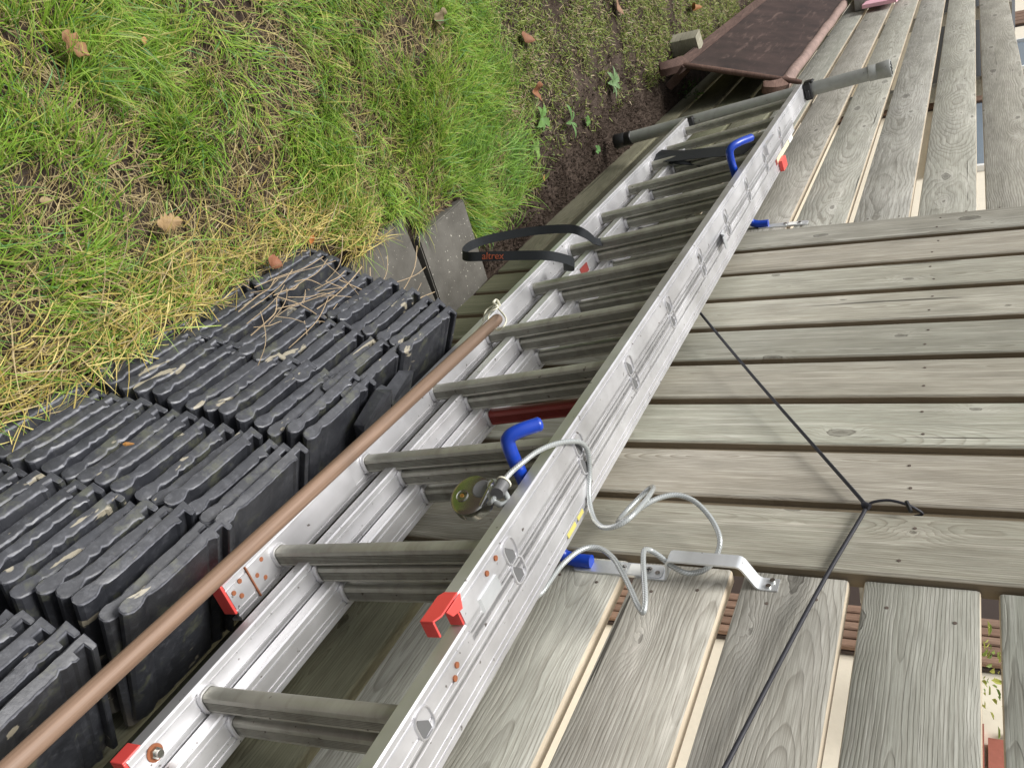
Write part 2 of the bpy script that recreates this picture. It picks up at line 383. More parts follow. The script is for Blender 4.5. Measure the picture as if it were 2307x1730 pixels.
GX, GY = np.meshgrid(gx, gy, indexing='ij'); fall = (np.abs(GX+4) < 6)*(GY > -2.1)*(GY < .2)
GZ = ground_h(GX, GY)*fall - .004
V = np.stack((GX.ravel(), GY.ravel(), GZ.ravel()), 1); nY = len(gy)
F = [(i*nY+j, (i+1)*nY+j, (i+1)*nY+j+1, i*nY+j+1) for i in range(len(gx)-1) for j in range(nY-1)]
tag(mesh_obj('ground', V, F, 'soil', smooth=True), kind='structure')
tag(MB().box(-60, 60, .35, 1.5, -.02, .012).obj('yard_pavement', 'yard'), kind='structure')

# ================================================================ FENCE
PIT, GAP = .1725, .0205
ztop0 = 1.4665                              # top of the board just below the uppermost visible gap
def hboards(parent, x0, x1, ks, off=0):
    prof = None
    for k in ks:
        zc = ztop0 - (PIT-GAP)/2 - k*PIT
        w = (PIT-GAP) + rnd.uniform(-.0015, .0015)
        prof = rrect(.028, w, .005, 2)
        L = x1-x0
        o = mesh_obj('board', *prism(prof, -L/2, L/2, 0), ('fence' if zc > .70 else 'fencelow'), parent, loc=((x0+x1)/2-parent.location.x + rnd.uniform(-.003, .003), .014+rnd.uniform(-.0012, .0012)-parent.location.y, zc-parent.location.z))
        autosmooth(o, 30); o.rotation_euler = (rnd.uniform(-.006, .006), 0, 0)
        yield o, zc
def nail_mesh():
    me = MB(); r = .0028; k = 8
    prof = [(r*math.cos(2*math.pi*i/k), r*math.sin(2*math.pi*i/k)) for i in range(k)]
    me.prism(prof, -.0012, .006, 1); o = me.obj('nail', 'nail'); d = o.data; bpy.data.objects.remove(o); return d
NAIL = nail_mesh()
def nails(board, xs, zs):
    for x in xs:
        for z in zs:
            o = bpy.data.objects.new('nail', NAIL); COL.objects.link(o); o.parent = board
            o.location = (x+rnd.uniform(-.014, .014), -.0135, z+rnd.uniform(-.014, .014))
farf = empty('fence', (-4.5, 0, 0), 'weathered grey horizontal board fence with gaps behind the brown cart', 'fence')
XF0, XF1 = -9.6, -2.592
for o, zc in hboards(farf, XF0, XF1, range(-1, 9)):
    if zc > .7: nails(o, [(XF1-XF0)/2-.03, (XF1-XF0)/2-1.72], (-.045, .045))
nearf = empty('fence', (-.2, 0, 0), 'weathered horizontal board fence nearest the camera with light showing through its gaps', 'fence')
XN0, XN1 = -1.047, .9
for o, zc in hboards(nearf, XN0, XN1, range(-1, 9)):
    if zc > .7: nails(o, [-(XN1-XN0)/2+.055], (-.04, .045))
for par, xs in ((farf, (-2.50, -4.42, -6.4, -8.4)), (nearf, (-1.26, .78))):
    for x in xs:
        pz = MB().prism(rrect(.07, .07, .004, 2), 0, 1.66, 2).obj('post', 'fence', par, 30, loc=(x-par.location.x, .066, 0))
        if x in (-2.50, -1.26): pz.location.y = .088
panel = empty('vertical_board_panel', (-1.82, 0, 0), 'panel of nine wide vertical boards between the two horizontal board fences', 'fence panel')
vw = PIT-.026
for k in range(9):
    xc = -1.050 - PIT*k - vw/2
    # board with a rebated lip that closes the groove to the next board
    hw = vw/2; r = .004
    prof = [(-hw+r, -.013), (hw-r, -.013), (hw, -.013+r), (hw, .016), (-hw-.0245, .016), (-hw-.0245, .003), (-hw, .003), (-hw, -.013+r)]
    me = MB(); me.prism(prof, -.82, .82, 2)
    # local: length must run along local x for the grain -> rotate: build with x=length
    V2 = [(z, y, -x) for x, y, z in me.V]
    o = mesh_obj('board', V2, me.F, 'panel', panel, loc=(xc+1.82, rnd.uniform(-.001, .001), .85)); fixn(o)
    o.rotation_euler = (0, -math.pi/2, 0); autosmooth(o, 30)
    if True:
        for zz in (.52, -.42):
            for dz in (-.035, .035):
                q = bpy.data.objects.new('nail', NAIL); COL.objects.link(q); q.parent = o; q.location = (zz+rnd.uniform(-.01, .01), -.0128, dz+rnd.uniform(-.006, .006))
for z in (.35, 1.35): MB().box(-.76, .76, .0175, .055, z-.045, z+.045).obj('cross_rail', 'fence', panel)

# ================================================================ LADDER
AL = math.radians(6.7); sA, cA = math.sin(AL), math.cos(AL)
PY, PZ = -.196, .871
lad = empty('extension_ladder', (-2.0, PY, PZ), 'three section aluminium extension ladder hung sideways on blue hooks on the fence', 'ladder')
lad.rotation_euler = (AL, 0, 0)     # local: -z = across the ladder (down), -y = out from the fence
# local frame of the Empty: world = loc + R_x(AL) * (x, y, z)
def Lw(x, e, n): return np.array((x, PY+e*sA-n*cA, PZ-e*cA-n*sA))
def ll(x): return x+2.0
SEC = [dict(x0=-3.655, x1=-.715, nf=.024, lo=.471), dict(x0=-3.32, x1=-.420, nf=-.018, lo=.393), dict(x0=-3.02, x1=-.405, nf=-.060, lo=.357)]
DEP, RH = .073, .024
def rail_profile(y0, z_in, sgn, upper, DEP=DEP):
    """y from front (-) to back; the web face towards +z(top) for the upper rail outside / inside for the lower rail"""
    zt = z_in; zb = z_in-RH; g = .0022
    top = [(y0, zt-.0025), (y0+.0025, zt), (y0+.010, zt), (y0+.011, zt-g), (y0+.013, zt-g), (y0+.014, zt), (y0+DEP-.023, zt), (y0+DEP-.0225, zt-g*.8), (y0+DEP-.020, zt-g*.8), (y0+DEP-.0195, zt), (y0+DEP-.0130, zt), (y0+DEP-.0125, zt-g), (y0+DEP-.010, zt-g), (y0+DEP-.0095, zt), (y0+DEP-.002, zt), (y0+DEP, zt-.002)]
    bot = [(y0+DEP, zb), (y0+DEP-.004, zb), (y0+DEP-.004, zb+.016), (y0+.004, zb+.016), (y0+.004, zb), (y0, zb)]
    return top+bot
def rung_profile(w=.026, d=.031):
    """(x, y): tread faces +-x carry grooves, the front (-y) is rounded smooth"""
    hx, hy = w/2, d/2; P = []
    P += [(-hx+.006, -hy), (hx-.006, -hy), (hx-.0015, -hy+.003), (hx, -hy+.007)]
    n = 5; y = -hy+.010; st = (d-.016)/n
    for i in range(n): P += [(hx, y), (hx-.0026, y+.0008), (hx-.0026, y+st*.45), (hx, y+st*.45+.0008)]; y += st
    P += [(hx, hy-.003), (hx-.003, hy), (-hx+.003, hy), (-hx, hy-.003)]
    y = hy-.010
    for i in range(n): P += [(-hx, y), (-hx+.0026, y-.0008), (-hx+.0026, y-st*.45), (-hx, y-st*.45-.0008)]; y -= st
    P += [(-hx, -hy+.007), (-hx+.0015, -hy+.003)]
    return P
def ring_geo(w, d, th, hgt):
    """collar: rounded rectangle ring lying in xy, tube-like"""
    path = [np.array((p, q, 0)) for p, q in rrect(w, d, min(w, d)*.35, 4)]; n = len(path); V = []; F = []; k = 6
    for i in range(n):
        t = path[(i+1) % n]-path[i-1]; t /= np.linalg.norm(t); out = np.cross(t, (0, 0, 1))
        for j in range(k):
            a = 2*math.pi*j/k; V.append(path[i]+out*th*math.cos(a)+np.array((0, 0, hgt*math.sin(a))))
    for i in range(n):
        for j in range(k): F.append((i*k+j, i*k+(j+1) % k, ((i+1) % n)*k+(j+1) % k, ((i+1) % n)*k+j))
    return V, F
COLLAR = mesh_obj('collar', *ring_geo(.031, .036, .0028, .005), 'alu'); autosmooth(COLLAR, 60); CD = COLLAR.data; bpy.data.objects.remove(COLLAR)
SOCK = mesh_obj('socket_rim', *ring_geo(.032, .036, .0018, .0028), 'alu'); autosmooth(SOCK, 60); SD = SOCK.data; bpy.data.objects.remove(SOCK)
me = MB(); me.prism([(-.0105, .001), (.004, -.0135), (.010, -.011), (.0125, -.002), (.0125, .010), (.009, .0125), (-.0105, .0125)], -.0006, .0006, 2); q = me.obj('hole', 'hollow'); HD = q.data; bpy.data.objects.remove(q)
for si, sc in enumerate(SEC):
    y0 = -sc['nf']; L = sc['x1']-sc['x0']; xm = (sc['x0']+sc['x1'])/2
    DP = DEP if si == 0 else .057
    up = mesh_obj('rail', *prism(rail_profile(0, 0, 1, True, DP), -L/2, L/2+(.022 if si == 0 else 0), 0), 'alu', lad, loc=(ll(xm), y0, 0)); autosmooth(up, 25)
    lo = mesh_obj('rail', *prism(rail_profile(0, 0, 1, False, DP), -L/2, L/2, 0), 'alu', lad, loc=(ll(xm), y0, -sc['lo'])); autosmooth(lo, 25)
    rl = sc['lo']-RH*.32
    rung_me = None
    ks = range(-4, 20)
    for k in ks:
        x = -.835-.28*k
        if not (sc['x0']+.06 < x < sc['x1']-.06): continue
        if si == 0 and x < -3.2: continue
        matn = 'redpaint' if (si == 2 and k == 2) else 'rung'
        me = MB(); me.prism(rung_profile(), -sc['lo']-.002, -RH*.6, 2)
        o = me.obj('rung', matn, lad, 35, loc=(ll(x)+rnd.uniform(-.002, .002), y0+(.036 if si == 0 else .029), 0))
        if matn == 'redpaint': tag(o, 'dull red painted rung')
        c = bpy.data.objects.new('collar', CD); COL.objects.link(c); c.parent = o; c.location = (0, 0, -sc['lo']+.0035)
        if si < 2:
            c = bpy.data.objects.new('socket_rim', SD); COL.objects.link(c); c.parent = o; c.location = (0, 0, .0006)
            h = bpy.data.objects.new('socket_hole', HD); COL.objects.link(h); h.parent = o; h.location = (.004, .002, .0010)
# last rung near the foot of the front section
me = MB(); me.prism(rung_profile(), -SEC[0]['lo']-.002, -RH*.6, 2)
for x in (-3.28, -3.56):
    o = me.obj('rung', 'rung', lad, 35, loc=(ll(x), -SEC[0]['nf']+.038, 0))
    c = bpy.data.objects.new('collar', CD); COL.objects.link(c); c.parent = o; c.location = (0, 0, -SEC[0]['lo']+.0035)
# small bolts / rivets on the webs
RIV = MB(); RIV.prism([(.0042*math.cos(2*math.pi*i/10), .0042*math.sin(2*math.pi*i/10)) for i in range(10)], 0, .0022, 2)
rv = RIV.obj('rivet', 'rust'); RD = rv.data; bpy.data.objects.remove(rv)
def rivet(x, n, e, mat=None):
    o = bpy.data.objects.new('rivet', RD); COL.objects.link(o); o.parent = lad; o.location = (ll(x), -n, -e); return o
for x, n in ((-.745, .008), (-.778, -.008), (-.80, .008), (-.79, -.022)): rivet(x, n, .471)
for x, n in ((-.770, .002), (-.800, .004)): rivet(x, n, 0.)
for x, n in ((-.645, -.042), (-.632, -.052)): rivet(x, n, 0.)
rivet(-.725, .0, .471); rivet(-.735, -.014, .471)
# bolt with a rusty washer near the end of the middle section
bx, bn = -.455, -.040
wz = MB(); wz.prism([(.0125*math.cos(2*math.pi*i/18), .0125*math.sin(2*math.pi*i/18)) for i in range(18)], 0, .0015, 2)
w1 = wz.obj('washer', 'rust', lad, loc=(ll(bx), -bn, -SEC[1]['lo']+.0004))
bz = MB(); bz.prism([(.0055*math.cos(2*math.pi*i/14), .0055*math.sin(2*math.pi*i/14)) for i in range(14)], 0, .012, 2); bz.prism([(.0085*math.cos(2*math.pi*i/6), .0085*math.sin(2*math.pi*i/6)) for i in range(6)], 0, .005, 2)
bz.obj('bolt', 'steel', w1, loc=(0, 0, .0016))
# red end caps
def cap(name, x, nf, z, ext, upper):
    m = MB(); y0 = -nf-.003; t = .003
    if upper:
        m.prism([(-.010, z+.001), (.034, z+.001), (.046, z-.006), (.046, z-RH-.003), (-.002, z-RH-.003), (-.010, z-RH+.004)], y0-.001, y0+.002, 1)   # front cheek
        m.prism([(-.012, y0+.002), (.026, y0+.002), (.018, y0+.016), (-.004, y0+.022)], z+.0010, z+.0032, 2)                                  # tab on the web
        m.box(.0425, .046, y0+.002, y0+.026, z-RH-.003, z-.006); m.box(.0015, .0425, y0+.002, y0+.012, z-RH-.003, z-RH+.0005); m.box(.0008, .004, y0+.002, y0+DEP*.6, z-RH+.001, z-.001)
    else:
        m.box(-.026, .006, y0-.001, y0+t-.001, z-RH-.003, z+.001); m.box(.0008, .006, y0+t-.001, y0+DEP*.8, z-RH-.003, z+.001); m.box(-.026, .0008, y0+t-.001, y0+DEP*.8, z-RH-.0045, z-RH-.0008)
    o = m.obj(name, 'red', lad, loc=(ll(x), 0, 0)); b = o.modifiers.new('b', 'BEVEL'); b.width = .0016; b.segments = 2; return o
cap('end_cap', SEC[0]['x1']+.022, SEC[0]['nf'], 0, 1, True); cap('end_cap', SEC[0]['x1'], SEC[0]['nf'], -SEC[0]['lo'], 1, False)
cap('end_cap', SEC[1]['x1'], SEC[1]['nf'], -SEC[1]['lo'], 1, False)
# splice sleeve seam on the front lower rail and the bent guide on the upper rail
MB().box(-.0012, .0012, 0, .060, 0, .0035).obj('sleeve_edge', 'rust', lad, loc=(ll(-.765), -SEC[0]['nf']+.004, -SEC[0]['lo']))
MB().box(-.30, .0, 0, .050, 0, .0018).obj('reinforcing_sleeve', 'alu', lad, loc=(ll(-.765), -SEC[0]['nf']+.008, -SEC[0]['lo'])).hide_render = False
gd = MB(); gd.prism([(-.05, 0), (.0, 0), (.022, -.016), (.020, -.019), (-.002, -.003), (-.05, -.003)], 0, .022, 1)
gd.obj('guide_hook', 'zinc', lad, loc=(ll(-.735), .012, .003))
# guide bracket sticking up from the upper rail further along
bk = MB(); bk.prism([(-.05, 0), (-.02, .001), (-.004, .014), (.022, .016), (.022, .0185), (-.006, .0165), (-.022, .0035), (-.05, .0025)], 0, .03, 1)
bk.obj('guide_bracket', 'zinc', lad, loc=(ll(-2.13), .030, .002))
bk2 = MB(); bk2.box(-.10, .04, 0, .030, 0, .010); bk2.obj('guide_plate', 'alu', lad, loc=(ll(-2.86), -.012, .0005))
# stickers near the far end
def sticker(nm, x0, x1, n0, n1, e, mat, up=.0009): return MB().box(ll(x0), ll(x1), -n0, -n1, -e, -e+up).obj(nm, mat, lad)
sticker('sticker', -3.18, -2.95, -.068, -.085, 0, 'cream_s'); sticker('sticker', -3.26, -3.19, -.068, -.085, 0, 'white')
sticker('sticker', -2.945, -2.925, -.068, -.085, 0, 'redpaint')
sticker('sticker', -2.90, -2.86, .012, .002, 0, 'yellow_s')
sticker('sticker', -1.02, -.985, -.100, -.108, 0, 'yellow_s'); sticker('sticker', -1.055, -1.03, -.100, -.107, 0, 'yellow_s')
sticker('sticker', -2.155, -2.10, -.030, -.055, .393, 'redpaint'); sticker('sticker', -2.62, -2.5, -.030, -.055, .393, 'redpaint')
rc = MB().box(0, .07, 0, .035, 0, .012).obj('end_cap', 'red', lad, loc=(ll(-3.03), .082, .001))
# crosswise stabiliser tube at the foot
b0, b1 = np.array((-3.675, -.108, .075)), np.array((-3.675, -.216, 1.165))
pth = [b0+(b1-b0)*t for t in np.linspace(0, 1, 9)]
inv = (Matrix.Translation((-2.0, PY, PZ)) @ Euler((AL, 0, 0)).to_matrix().to_4x4()).inverted()
def loc_(p): return np.array(inv @ Vector(p))
bar = tube('stabiliser_bar', [loc_(p) for p in pth], .0265, 'tube', lad, 24)
for sgn, pc in ((1, b1), (-1, b0)):
    ax = (b1-b0)/np.linalg.norm(b1-b0)*sgn
    p = [loc_(pc+ax*t) for t in (-.058, -.056, -.03, -.028, -.026, 0, .018, .022)]
    pl = mesh_obj('end_plug', *tube_geo(p, [.0272, .0295, .0295, .0285, .0300, .0315, .033, .031], 24), 'tube' if sgn > 0 else 'black', bar); autosmooth(pl, 40)
    if sgn > 0:
        # ribbed foot: dark recess with a pale spoked pattern
        u = np.cross(ax, (1, 0, 0)); u /= np.linalg.norm(u); w = np.cross(ax, u)
        fm = MB()
        for i in range(10):
            a = 2*math.pi*i/10; c = pc+ax*.0235+(u*math.cos(a)+w*math.sin(a))*.021
            fm.add(*tube_geo([loc_(c-ax*.001), loc_(c+ax*.0006)], .0042, 8))
        c = pc+ax*.0235; fm.add(*tube_geo([loc_(c-ax*.001), loc_(c+ax*.0006)], .009, 10))
        fm.obj('tread_hole', 'black', pl)
cl = MB()
for dz in (0, 1):
    pass
cl.box(-.03, .03, -.036, .030, .002, .030); cl.box(-.022, .022, -.040, -.030, .004, .040); cl.box(-.034, -.020, -.020, .020, .010, .045); cl.box(.018, .036, -.010, .026, .006, .022)
co = cl.obj('clamp', 'black', lad, loc=(ll(-3.665), .012, .0)); b = co.modifiers.new('b', 'BEVEL'); b.width = .006; b.segments = 2
cl2 = MB(); cl2.box(-.03, .03, -.036, .030, -.02, .020); c2 = cl2.obj('clamp', 'black', lad, loc=(ll(-3.665), .012, -.471)); b = c2.modifiers.new('b', 'BEVEL'); b.width = .006; b.segments = 2

# ================================================================ HOOKS
def hook(xp, pts, tip, label, plate_top):
    t = empty('ladder_hook', (xp, 0, .83), label, 'hook', 'blue ladder hooks screwed to the fence')
    off = np.array((xp, 0, .83))
    def P(p): return np.array(p, float)-off
    pl = MB(); pl.prism(rrect(.030, plate_top-.868+.012, .006, 3, (0, (plate_top+.868)/2-.83)), -.0045, -.0002, 1); pl.obj('plate', 'zinc', t, 40)
    for z in (plate_top-.018, plate_top-.062):
        s = MB(); s.prism([(.0065*math.cos(2*math.pi*i/12), .0065*math.sin(2*math.pi*i/12)+z-.83) for i in range(12)], -.0072, -.0042, 1); so_ = s.obj('screw', 'steel', t)
        x_ = MB(); x_.box(-.004, .004, -.0076, -.0071, z-.831, z-.829); x_.box(-.001, .001, -.00765, -.0071, z-.834, z-.826); x_.obj('screw_slot', 'ink', so_)
    MB().box(-.012, .013, -.0052, -.0044, plate_top-.83-.052, plate_top-.83-.026).obj('label_sticker', 'white', t)
    path = spline([P(p) for p in pts], 8)
    rr = [.0115]*len(path)
    o = mesh_obj('hook_arm', *tube_geo(path, rr, 16), 'blue', t); autosmooth(o, 60)
    e = path[-1]; d = path[-1]-path[-3]; d = d/np.linalg.norm(d)
    cp = mesh_obj('arm_tip', *tube_geo([e+d*a for a in (-.001, .002, .005, .0065)], [.0116, .0112, .0085, .004], 16), 'blue', o); autosmooth(cp, 60)
    return t
XH = -1.022
hook(XH, [(XH, -.0125, .893), (XH, -.0125, .880), (XH, -.0135, .862), (XH, -.022, .842), (XH+.003, -.05, .832), (-1.01, -.12, .829), (-.992, -.20, .827), (-.983, -.262, .825), (-.984, -.281, .829), (-.995, -.287, .845), (-1.015, -.286, .868)], None,
     'blue coated ladder hook near the cable lock with grey plate and two screws', 1.010)
XH2 = -2.645
hook(XH2, [(XH2, -.0125, .893), (XH2, -.0125, .880), (XH2, -.0135, .862), (XH2, -.022, .842), (XH2+.003, -.05, .832), (-2.62, -.12, .829), (-2.585, -.20, .827), (-2.565, -.262, .825), (-2.568, -.282, .832), (-2.59, -.288, .850), (-2.635, -.286, .876)], None,
     'blue coated ladder hook further along beside the strap and far fence', 1.005)

# ================================================================ CABLE, PADLOCK, HANDLE BRACKET, CORD
def z5(x, y, Y): return atY(980+.1899*x, 920+.1899*y, Y)
def z6(x, y, Y): return atY(1200+.2532*x, 1050+.2532*y, Y)
lock_c = atY(1066, 1122, -.205)
cp = [z5(640, 1120, -.212), z5(680, 1090, -.218), z5(760, 960, -.228), z5(810, 870, -.232), z5(900, 760, -.236), z5(1040, 640, -.240), z5(1200, 520, -.238), z5(1400, 428, -.228), z5(1600, 392, -.210), z5(1740, 412, -.190), z5(1815, 520, -.165), z5(1835, 760, -.13), z5(1825, 1000, -.105), z5(1850, 1200, -.09),
      z6(560, 490, -.085), z6(640, 545, -.09), z6(760, 525, -.10), z6(880, 445, -.105), z6(985, 330, -.10), z6(1062, 225, -.085), z6(1070, 185, -.068), z6(1020, 215, -.055), z6(900, 330, -.045), z6(790, 450, -.045), z6(760, 500, -.06), z6(840, 470, -.075), z6(1000, 345, -.085), z6(1150, 275, -.085), z6(1300, 258, -.08), z6(1450, 320, -.07), z6(1590, 470, -.055), z6(1665, 640, -.042), z6(1640, 790, -.025),
      z6(1560, 900, -.016), z6(1460, 945, -.016), z6(1350, 945, -.022), z6(1230, 880, -.03), z6(1130, 800, -.04), z6(1040, 745, -.05), z6(990, 755, -.062), z6(985, 880, -.066), z6(998, 1060, -.062), z6(1002, 1220, -.055), z6(980, 1300, -.048), z6(935, 1240, -.042), z6(870, 1090, -.04), z6(790, 930, -.042), z6(715, 815, -.046), z6(610, 735, -.05), z6(500, 722, -.055), z6(385, 770, -.06), z6(250, 890, -.062), z6(140, 1040, -.064), z6(70, 1130, -.064), z6(-80, 1240, -.068)]
cpath = spline(cp, 10)
cab = mesh_obj('steel_cable', *tube_geo(cpath, .0045, 10), 'cable'); 
att = cab.data.attributes.new('tw', 'FLOAT', 'POINT'); acc = 0; vals = []
for i, p in enumerate(cpath):
    if i: acc += np.linalg.norm(np.array(p)-np.array(cpath[i-1]))
    for k in range(10): vals.append(2*math.pi*(acc/.0042)+ 4*2*math.pi*k/10)
att.data.foreach_set('value', vals); autosmooth(cab, 70)
tag(cab, 'clear coated twisted steel security cable coiling from padlock to wall bracket', 'cable')
# sleeve where the cable loop is crimped
lp = spline([z5(700, 1010, -.226), z5(650, 920, -.224), z5(690, 870, -.222), z5(760, 900, -.222), z5(840, 1020, -.218), z5(870, 1100, -.212), z5(780, 1140, -.212), z5(680, 1080, -.216), z5(640, 1020, -.22)], 8)
tube('cable_loop', lp, .0050, 'cable', cab, 10)
tube('crimp_sleeve', [z5(815, 880, -.232), z5(740, 1000, -.229), z5(735, 1010, -.229)], .0105, 'hollow', cab, 14)
tube('sleeve_rim', [z5(822, 868, -.2325), z5(812, 884, -.232)], .0122, 'string', cab, 14)
# disc padlock
pd = empty('padlock', lock_c, 'round polished steel disc padlock hanging on the cable end', 'padlock')
view = CAM-lock_c; view /= np.linalg.norm(view); nrm = view*.80+np.array((-.25, -.25, -.42)); nrm /= np.linalg.norm(nrm)
Rm = Vector(nrm).to_track_quat('Z', 'X').to_matrix()
def disc(prof, k=40, cut=None):
    V = []; F = []
    for r, z in prof:
        for i in range(k):
            a = 2*math.pi*i/k; V.append((r*math.cos(a), r*math.sin(a), z))
    for j in range(len(prof)-1):
        for i in range(k): F.append((j*k+i, j*k+(i+1) % k, (j+1)*k+(i+1) % k, (j+1)*k+i))
    F += [tuple(range(k))[::-1], tuple(range((len(prof)-1)*k, len(prof)*k))]
    return V, F
bd = mesh_obj('body', *disc([(.030, -.013), (.0345, -.011), (.0352, -.008), (.0352, .008), (.0345, .010), (.032, .0115), (.028, .0125), (.026, .0128)]), 'steel', pd); autosmooth(bd, 30)
bd.rotation_euler = Rm.to_euler()
kh = mesh_obj('keyhole_plate', *disc([(.0105, .012), (.0105, .0142), (.0095, .0146), (.0085, .0138)], 24), 'steel', bd); kh.location = (-.012, -.004, 0); autosmooth(kh, 30)
kh2 = mesh_obj('keyhole', *disc([(.0035, .0136), (.0035, .0144)], 12), 'brass', bd); kh2.location = (-.012, -.004, 0)
nt = mesh_obj('shackle_recess', *disc([(.0155, .0120), (.0155, .0134), (.0135, .0140), (.012, .0134)], 28), 'hollow', bd); nt.location = (.018, .010, 0); autosmooth(nt, 30)
sh = spline([(.030, .026, .008), (.036, .014, .0165), (.034, -.002, .017), (.026, -.018, .010)], 8)
tube('shackle', sh, .0045, 'steel', bd, 12)
# aluminium strap bracket
hx0 = atY(1513, 1296, -.03); 
br = empty('wall_bracket', (-1.018, 0, 1.10), 'bent aluminium strip bracket screwed across two near fence boards', 'bracket')
zA, zB = 1.012, 1.182
prof = [(zA-1.10-.018, 0), (zA-1.10+.014, 0), (zA-1.10+.020, -.040), (zB-1.10-.036, -.040), (zB-1.10-.014, 0), (zB-1.10+.016, 0)]
pthb = [np.array((0, y-.0018, z)) for z, y in prof]
pth2 = []
for i, p in enumerate(pthb):
    if 0 < i < len(pthb)-1:
        a = (pthb[i-1]-p); b_ = (pthb[i+1]-p); a /= np.linalg.norm(a); b_ /= np.linalg.norm(b_)
        pth2 += [p+a*.006, p+a*.003+b_*.003-(a+b_)*.0012, p+b_*.006]
    else: pth2.append(p)
ribbon('strip', pth2, (1, 0, 0), .027, .003, 'zinc', br)
for x, z in ((-.007, zB-1.10+.006), (.006, zB-1.10+.002), (.0, zA-1.10-.004)):
    s = MB(); s.prism([(x+.0042*math.cos(2*math.pi*i/10), z+.0042*math.sin(2*math.pi*i/10)) for i in range(10)], -.0062, -.0032, 1); s.obj('screw', 'steel', br)
# black elastic cord
kp = atY(1951, 1142, -.022)
cpts = [atY(1540, 655, -.075), atY(1575, 702, -.06), atY(1700, 852, -.045), atY(1830, 1000, -.032), atY(1940, 1125, -.024), kp+np.array((0, 0, 0)), atY(1940, 1165, -.022), atY(1860, 1300, -.020), atY(1760, 1485, -.019), atY(1640, 1715, -.018), atY(1560, 1860, -.018)]
cord = empty('elastic_cord', kp, 'thin black elastic cord stretched diagonally over fence from ladder to lower edge', 'cord')
tube('cord_strand', [p-kp for p in spline(cpts[:6], 4)], .0034, 'cord', cord, 8)
tube('cord_strand', [p-kp for p in spline(cpts[5:], 4)], .0034, 'cord', cord, 8)
tube('cord_knot', [kp-kp+np.array((0, -.003, -.006)), np.array((0, -.004, .0)), np.array((.004, -.003, .006))], .0052, 'cord', cord, 8)
lpp = [kp+np.array((0, -.002, 0)), atY(1970, 1130, -.030), atY(2005, 1127, -.032), atY(2045, 1137, -.028), atY(2070, 1150, -.018), atY(2078, 1158, -.010), atY(2060, 1163, -.006)]
tube('cord_loop', [p-kp for p in spline(lpp, 5)], .0022, 'cord', cord, 8)
tube('cord_clip', [atY(2042, 1130, -.03)-kp, atY(2052, 1152, -.026)-kp], .0034, 'black', cord, 6)

# ================================================================ BROOM HANDLE + STRING
pA, pB = atY(1124, 716, -.222), atY(-40, 1786, -.245)
bh = empty('broom_handle', (pA+pB)/2, 'bare brown wooden broom handle tied along the lower ladder rail', 'handle')
dv = Vector(pA-pB); Lb = dv.length
bm_ = tube_geo([(-Lb/2, 0, 0), (-.2, 0, 0), (.2, 0, 0), (Lb/2-.012, 0, 0), (Lb/2-.004, 0, 0), (Lb/2, 0, 0)], [.0138, .0136, .0134, .0132, .0118, .008], 24)
st_ = mesh_obj('stick', *bm_, 'handle', bh); autosmooth(st_, 40); bh.rotation_euler = dv.to_track_quat('X', 'Z').to_euler()
hm = MB(); hm.add(*tube_geo([(Lb/2-.026, -.0139, .0), (Lb/2-.026, -.0125, .0)], .0022, 8)); ho = hm.obj('drill_hole', 'ink', st_)
ho.rotation_euler = (math.radians(-50), 0, 0)
sg = empty('string_tie', pA, 'knotted white string tying the broom handle to the lower ladder rail', 'string')
ez = np.array((0, 0, 1.)); 
def so_f(p): return p-pA
cA_ = [atY(1118, 690, -.236), atY(1140, 718, -.242), atY(1132, 738, -.236), atY(1118, 742, -.215), atY(1100, 722, -.205), atY(1106, 700, -.222), atY(1118, 690, -.236)]
tube('string', [so_f(p) for p in spline(cA_, 6)], .0019, 'string', sg, 6)
cB_ = [atY(1088, 722, -.205), atY(1093, 708, -.228), atY(1112, 699, -.238), atY(1122, 692, -.236), atY(1113, 688, -.21), atY(1095, 700, -.195), atY(1088, 722, -.205)]
tube('string', [so_f(p) for p in spline(cB_, 6)], .0019, 'string', sg, 6)
kn_ = [atY(1111, 696, -.232), atY(1120, 690, -.236), atY(1112, 682, -.226), atY(1119, 676, -.218), atY(1126, 688, -.224)]
tube('knot', [so_f(p) for p in spline(kn_, 5)], .0032, 'string', sg, 6)
tube('string_end', [so_f(p) for p in spline([atY(1100, 716, -.228), atY(1075, 742, -.205), atY(1060, 757, -.205)], 6)], .0014, 'string', sg, 6)

# ================================================================ STRAPS
st = empty('carrying_strap', (-2.05, -.2, .45), 'black webbing strap with orange lettering looping below the lower ladder rail', 'strap')
so0 = np.array((-2.05, -.2, .45))
sp_ = [atY(1372, 543, -.125), atY(1345, 545, -.165), atY(1318, 527, -.215), atY(1282, 516, -.236), atY(1200, 521, -.245), atY(1110, 537, -.250), atY(1062, 553, -.252), atY(1043, 569, -.262), atY(1050, 578, -.275), atY(1090, 578, -.272), atY(1160, 576, -.262), atY(1230, 576, -.250), atY(1270, 583, -.225), atY(1292, 592, -.20), atY(1290, 601, -.175), atY(1270, 600, -.15)]
spp = spline([p-so0 for p in sp_], 6); nw = len(spp)
nr = [np.array((.485, .875, 0.0)) if .08 < i/(nw-1) < .92 else np.array((.6, .6, .3)) for i in range(nw)]
strp = ribbon('webbing', spp, nr, .024, .0018, 'web', st)
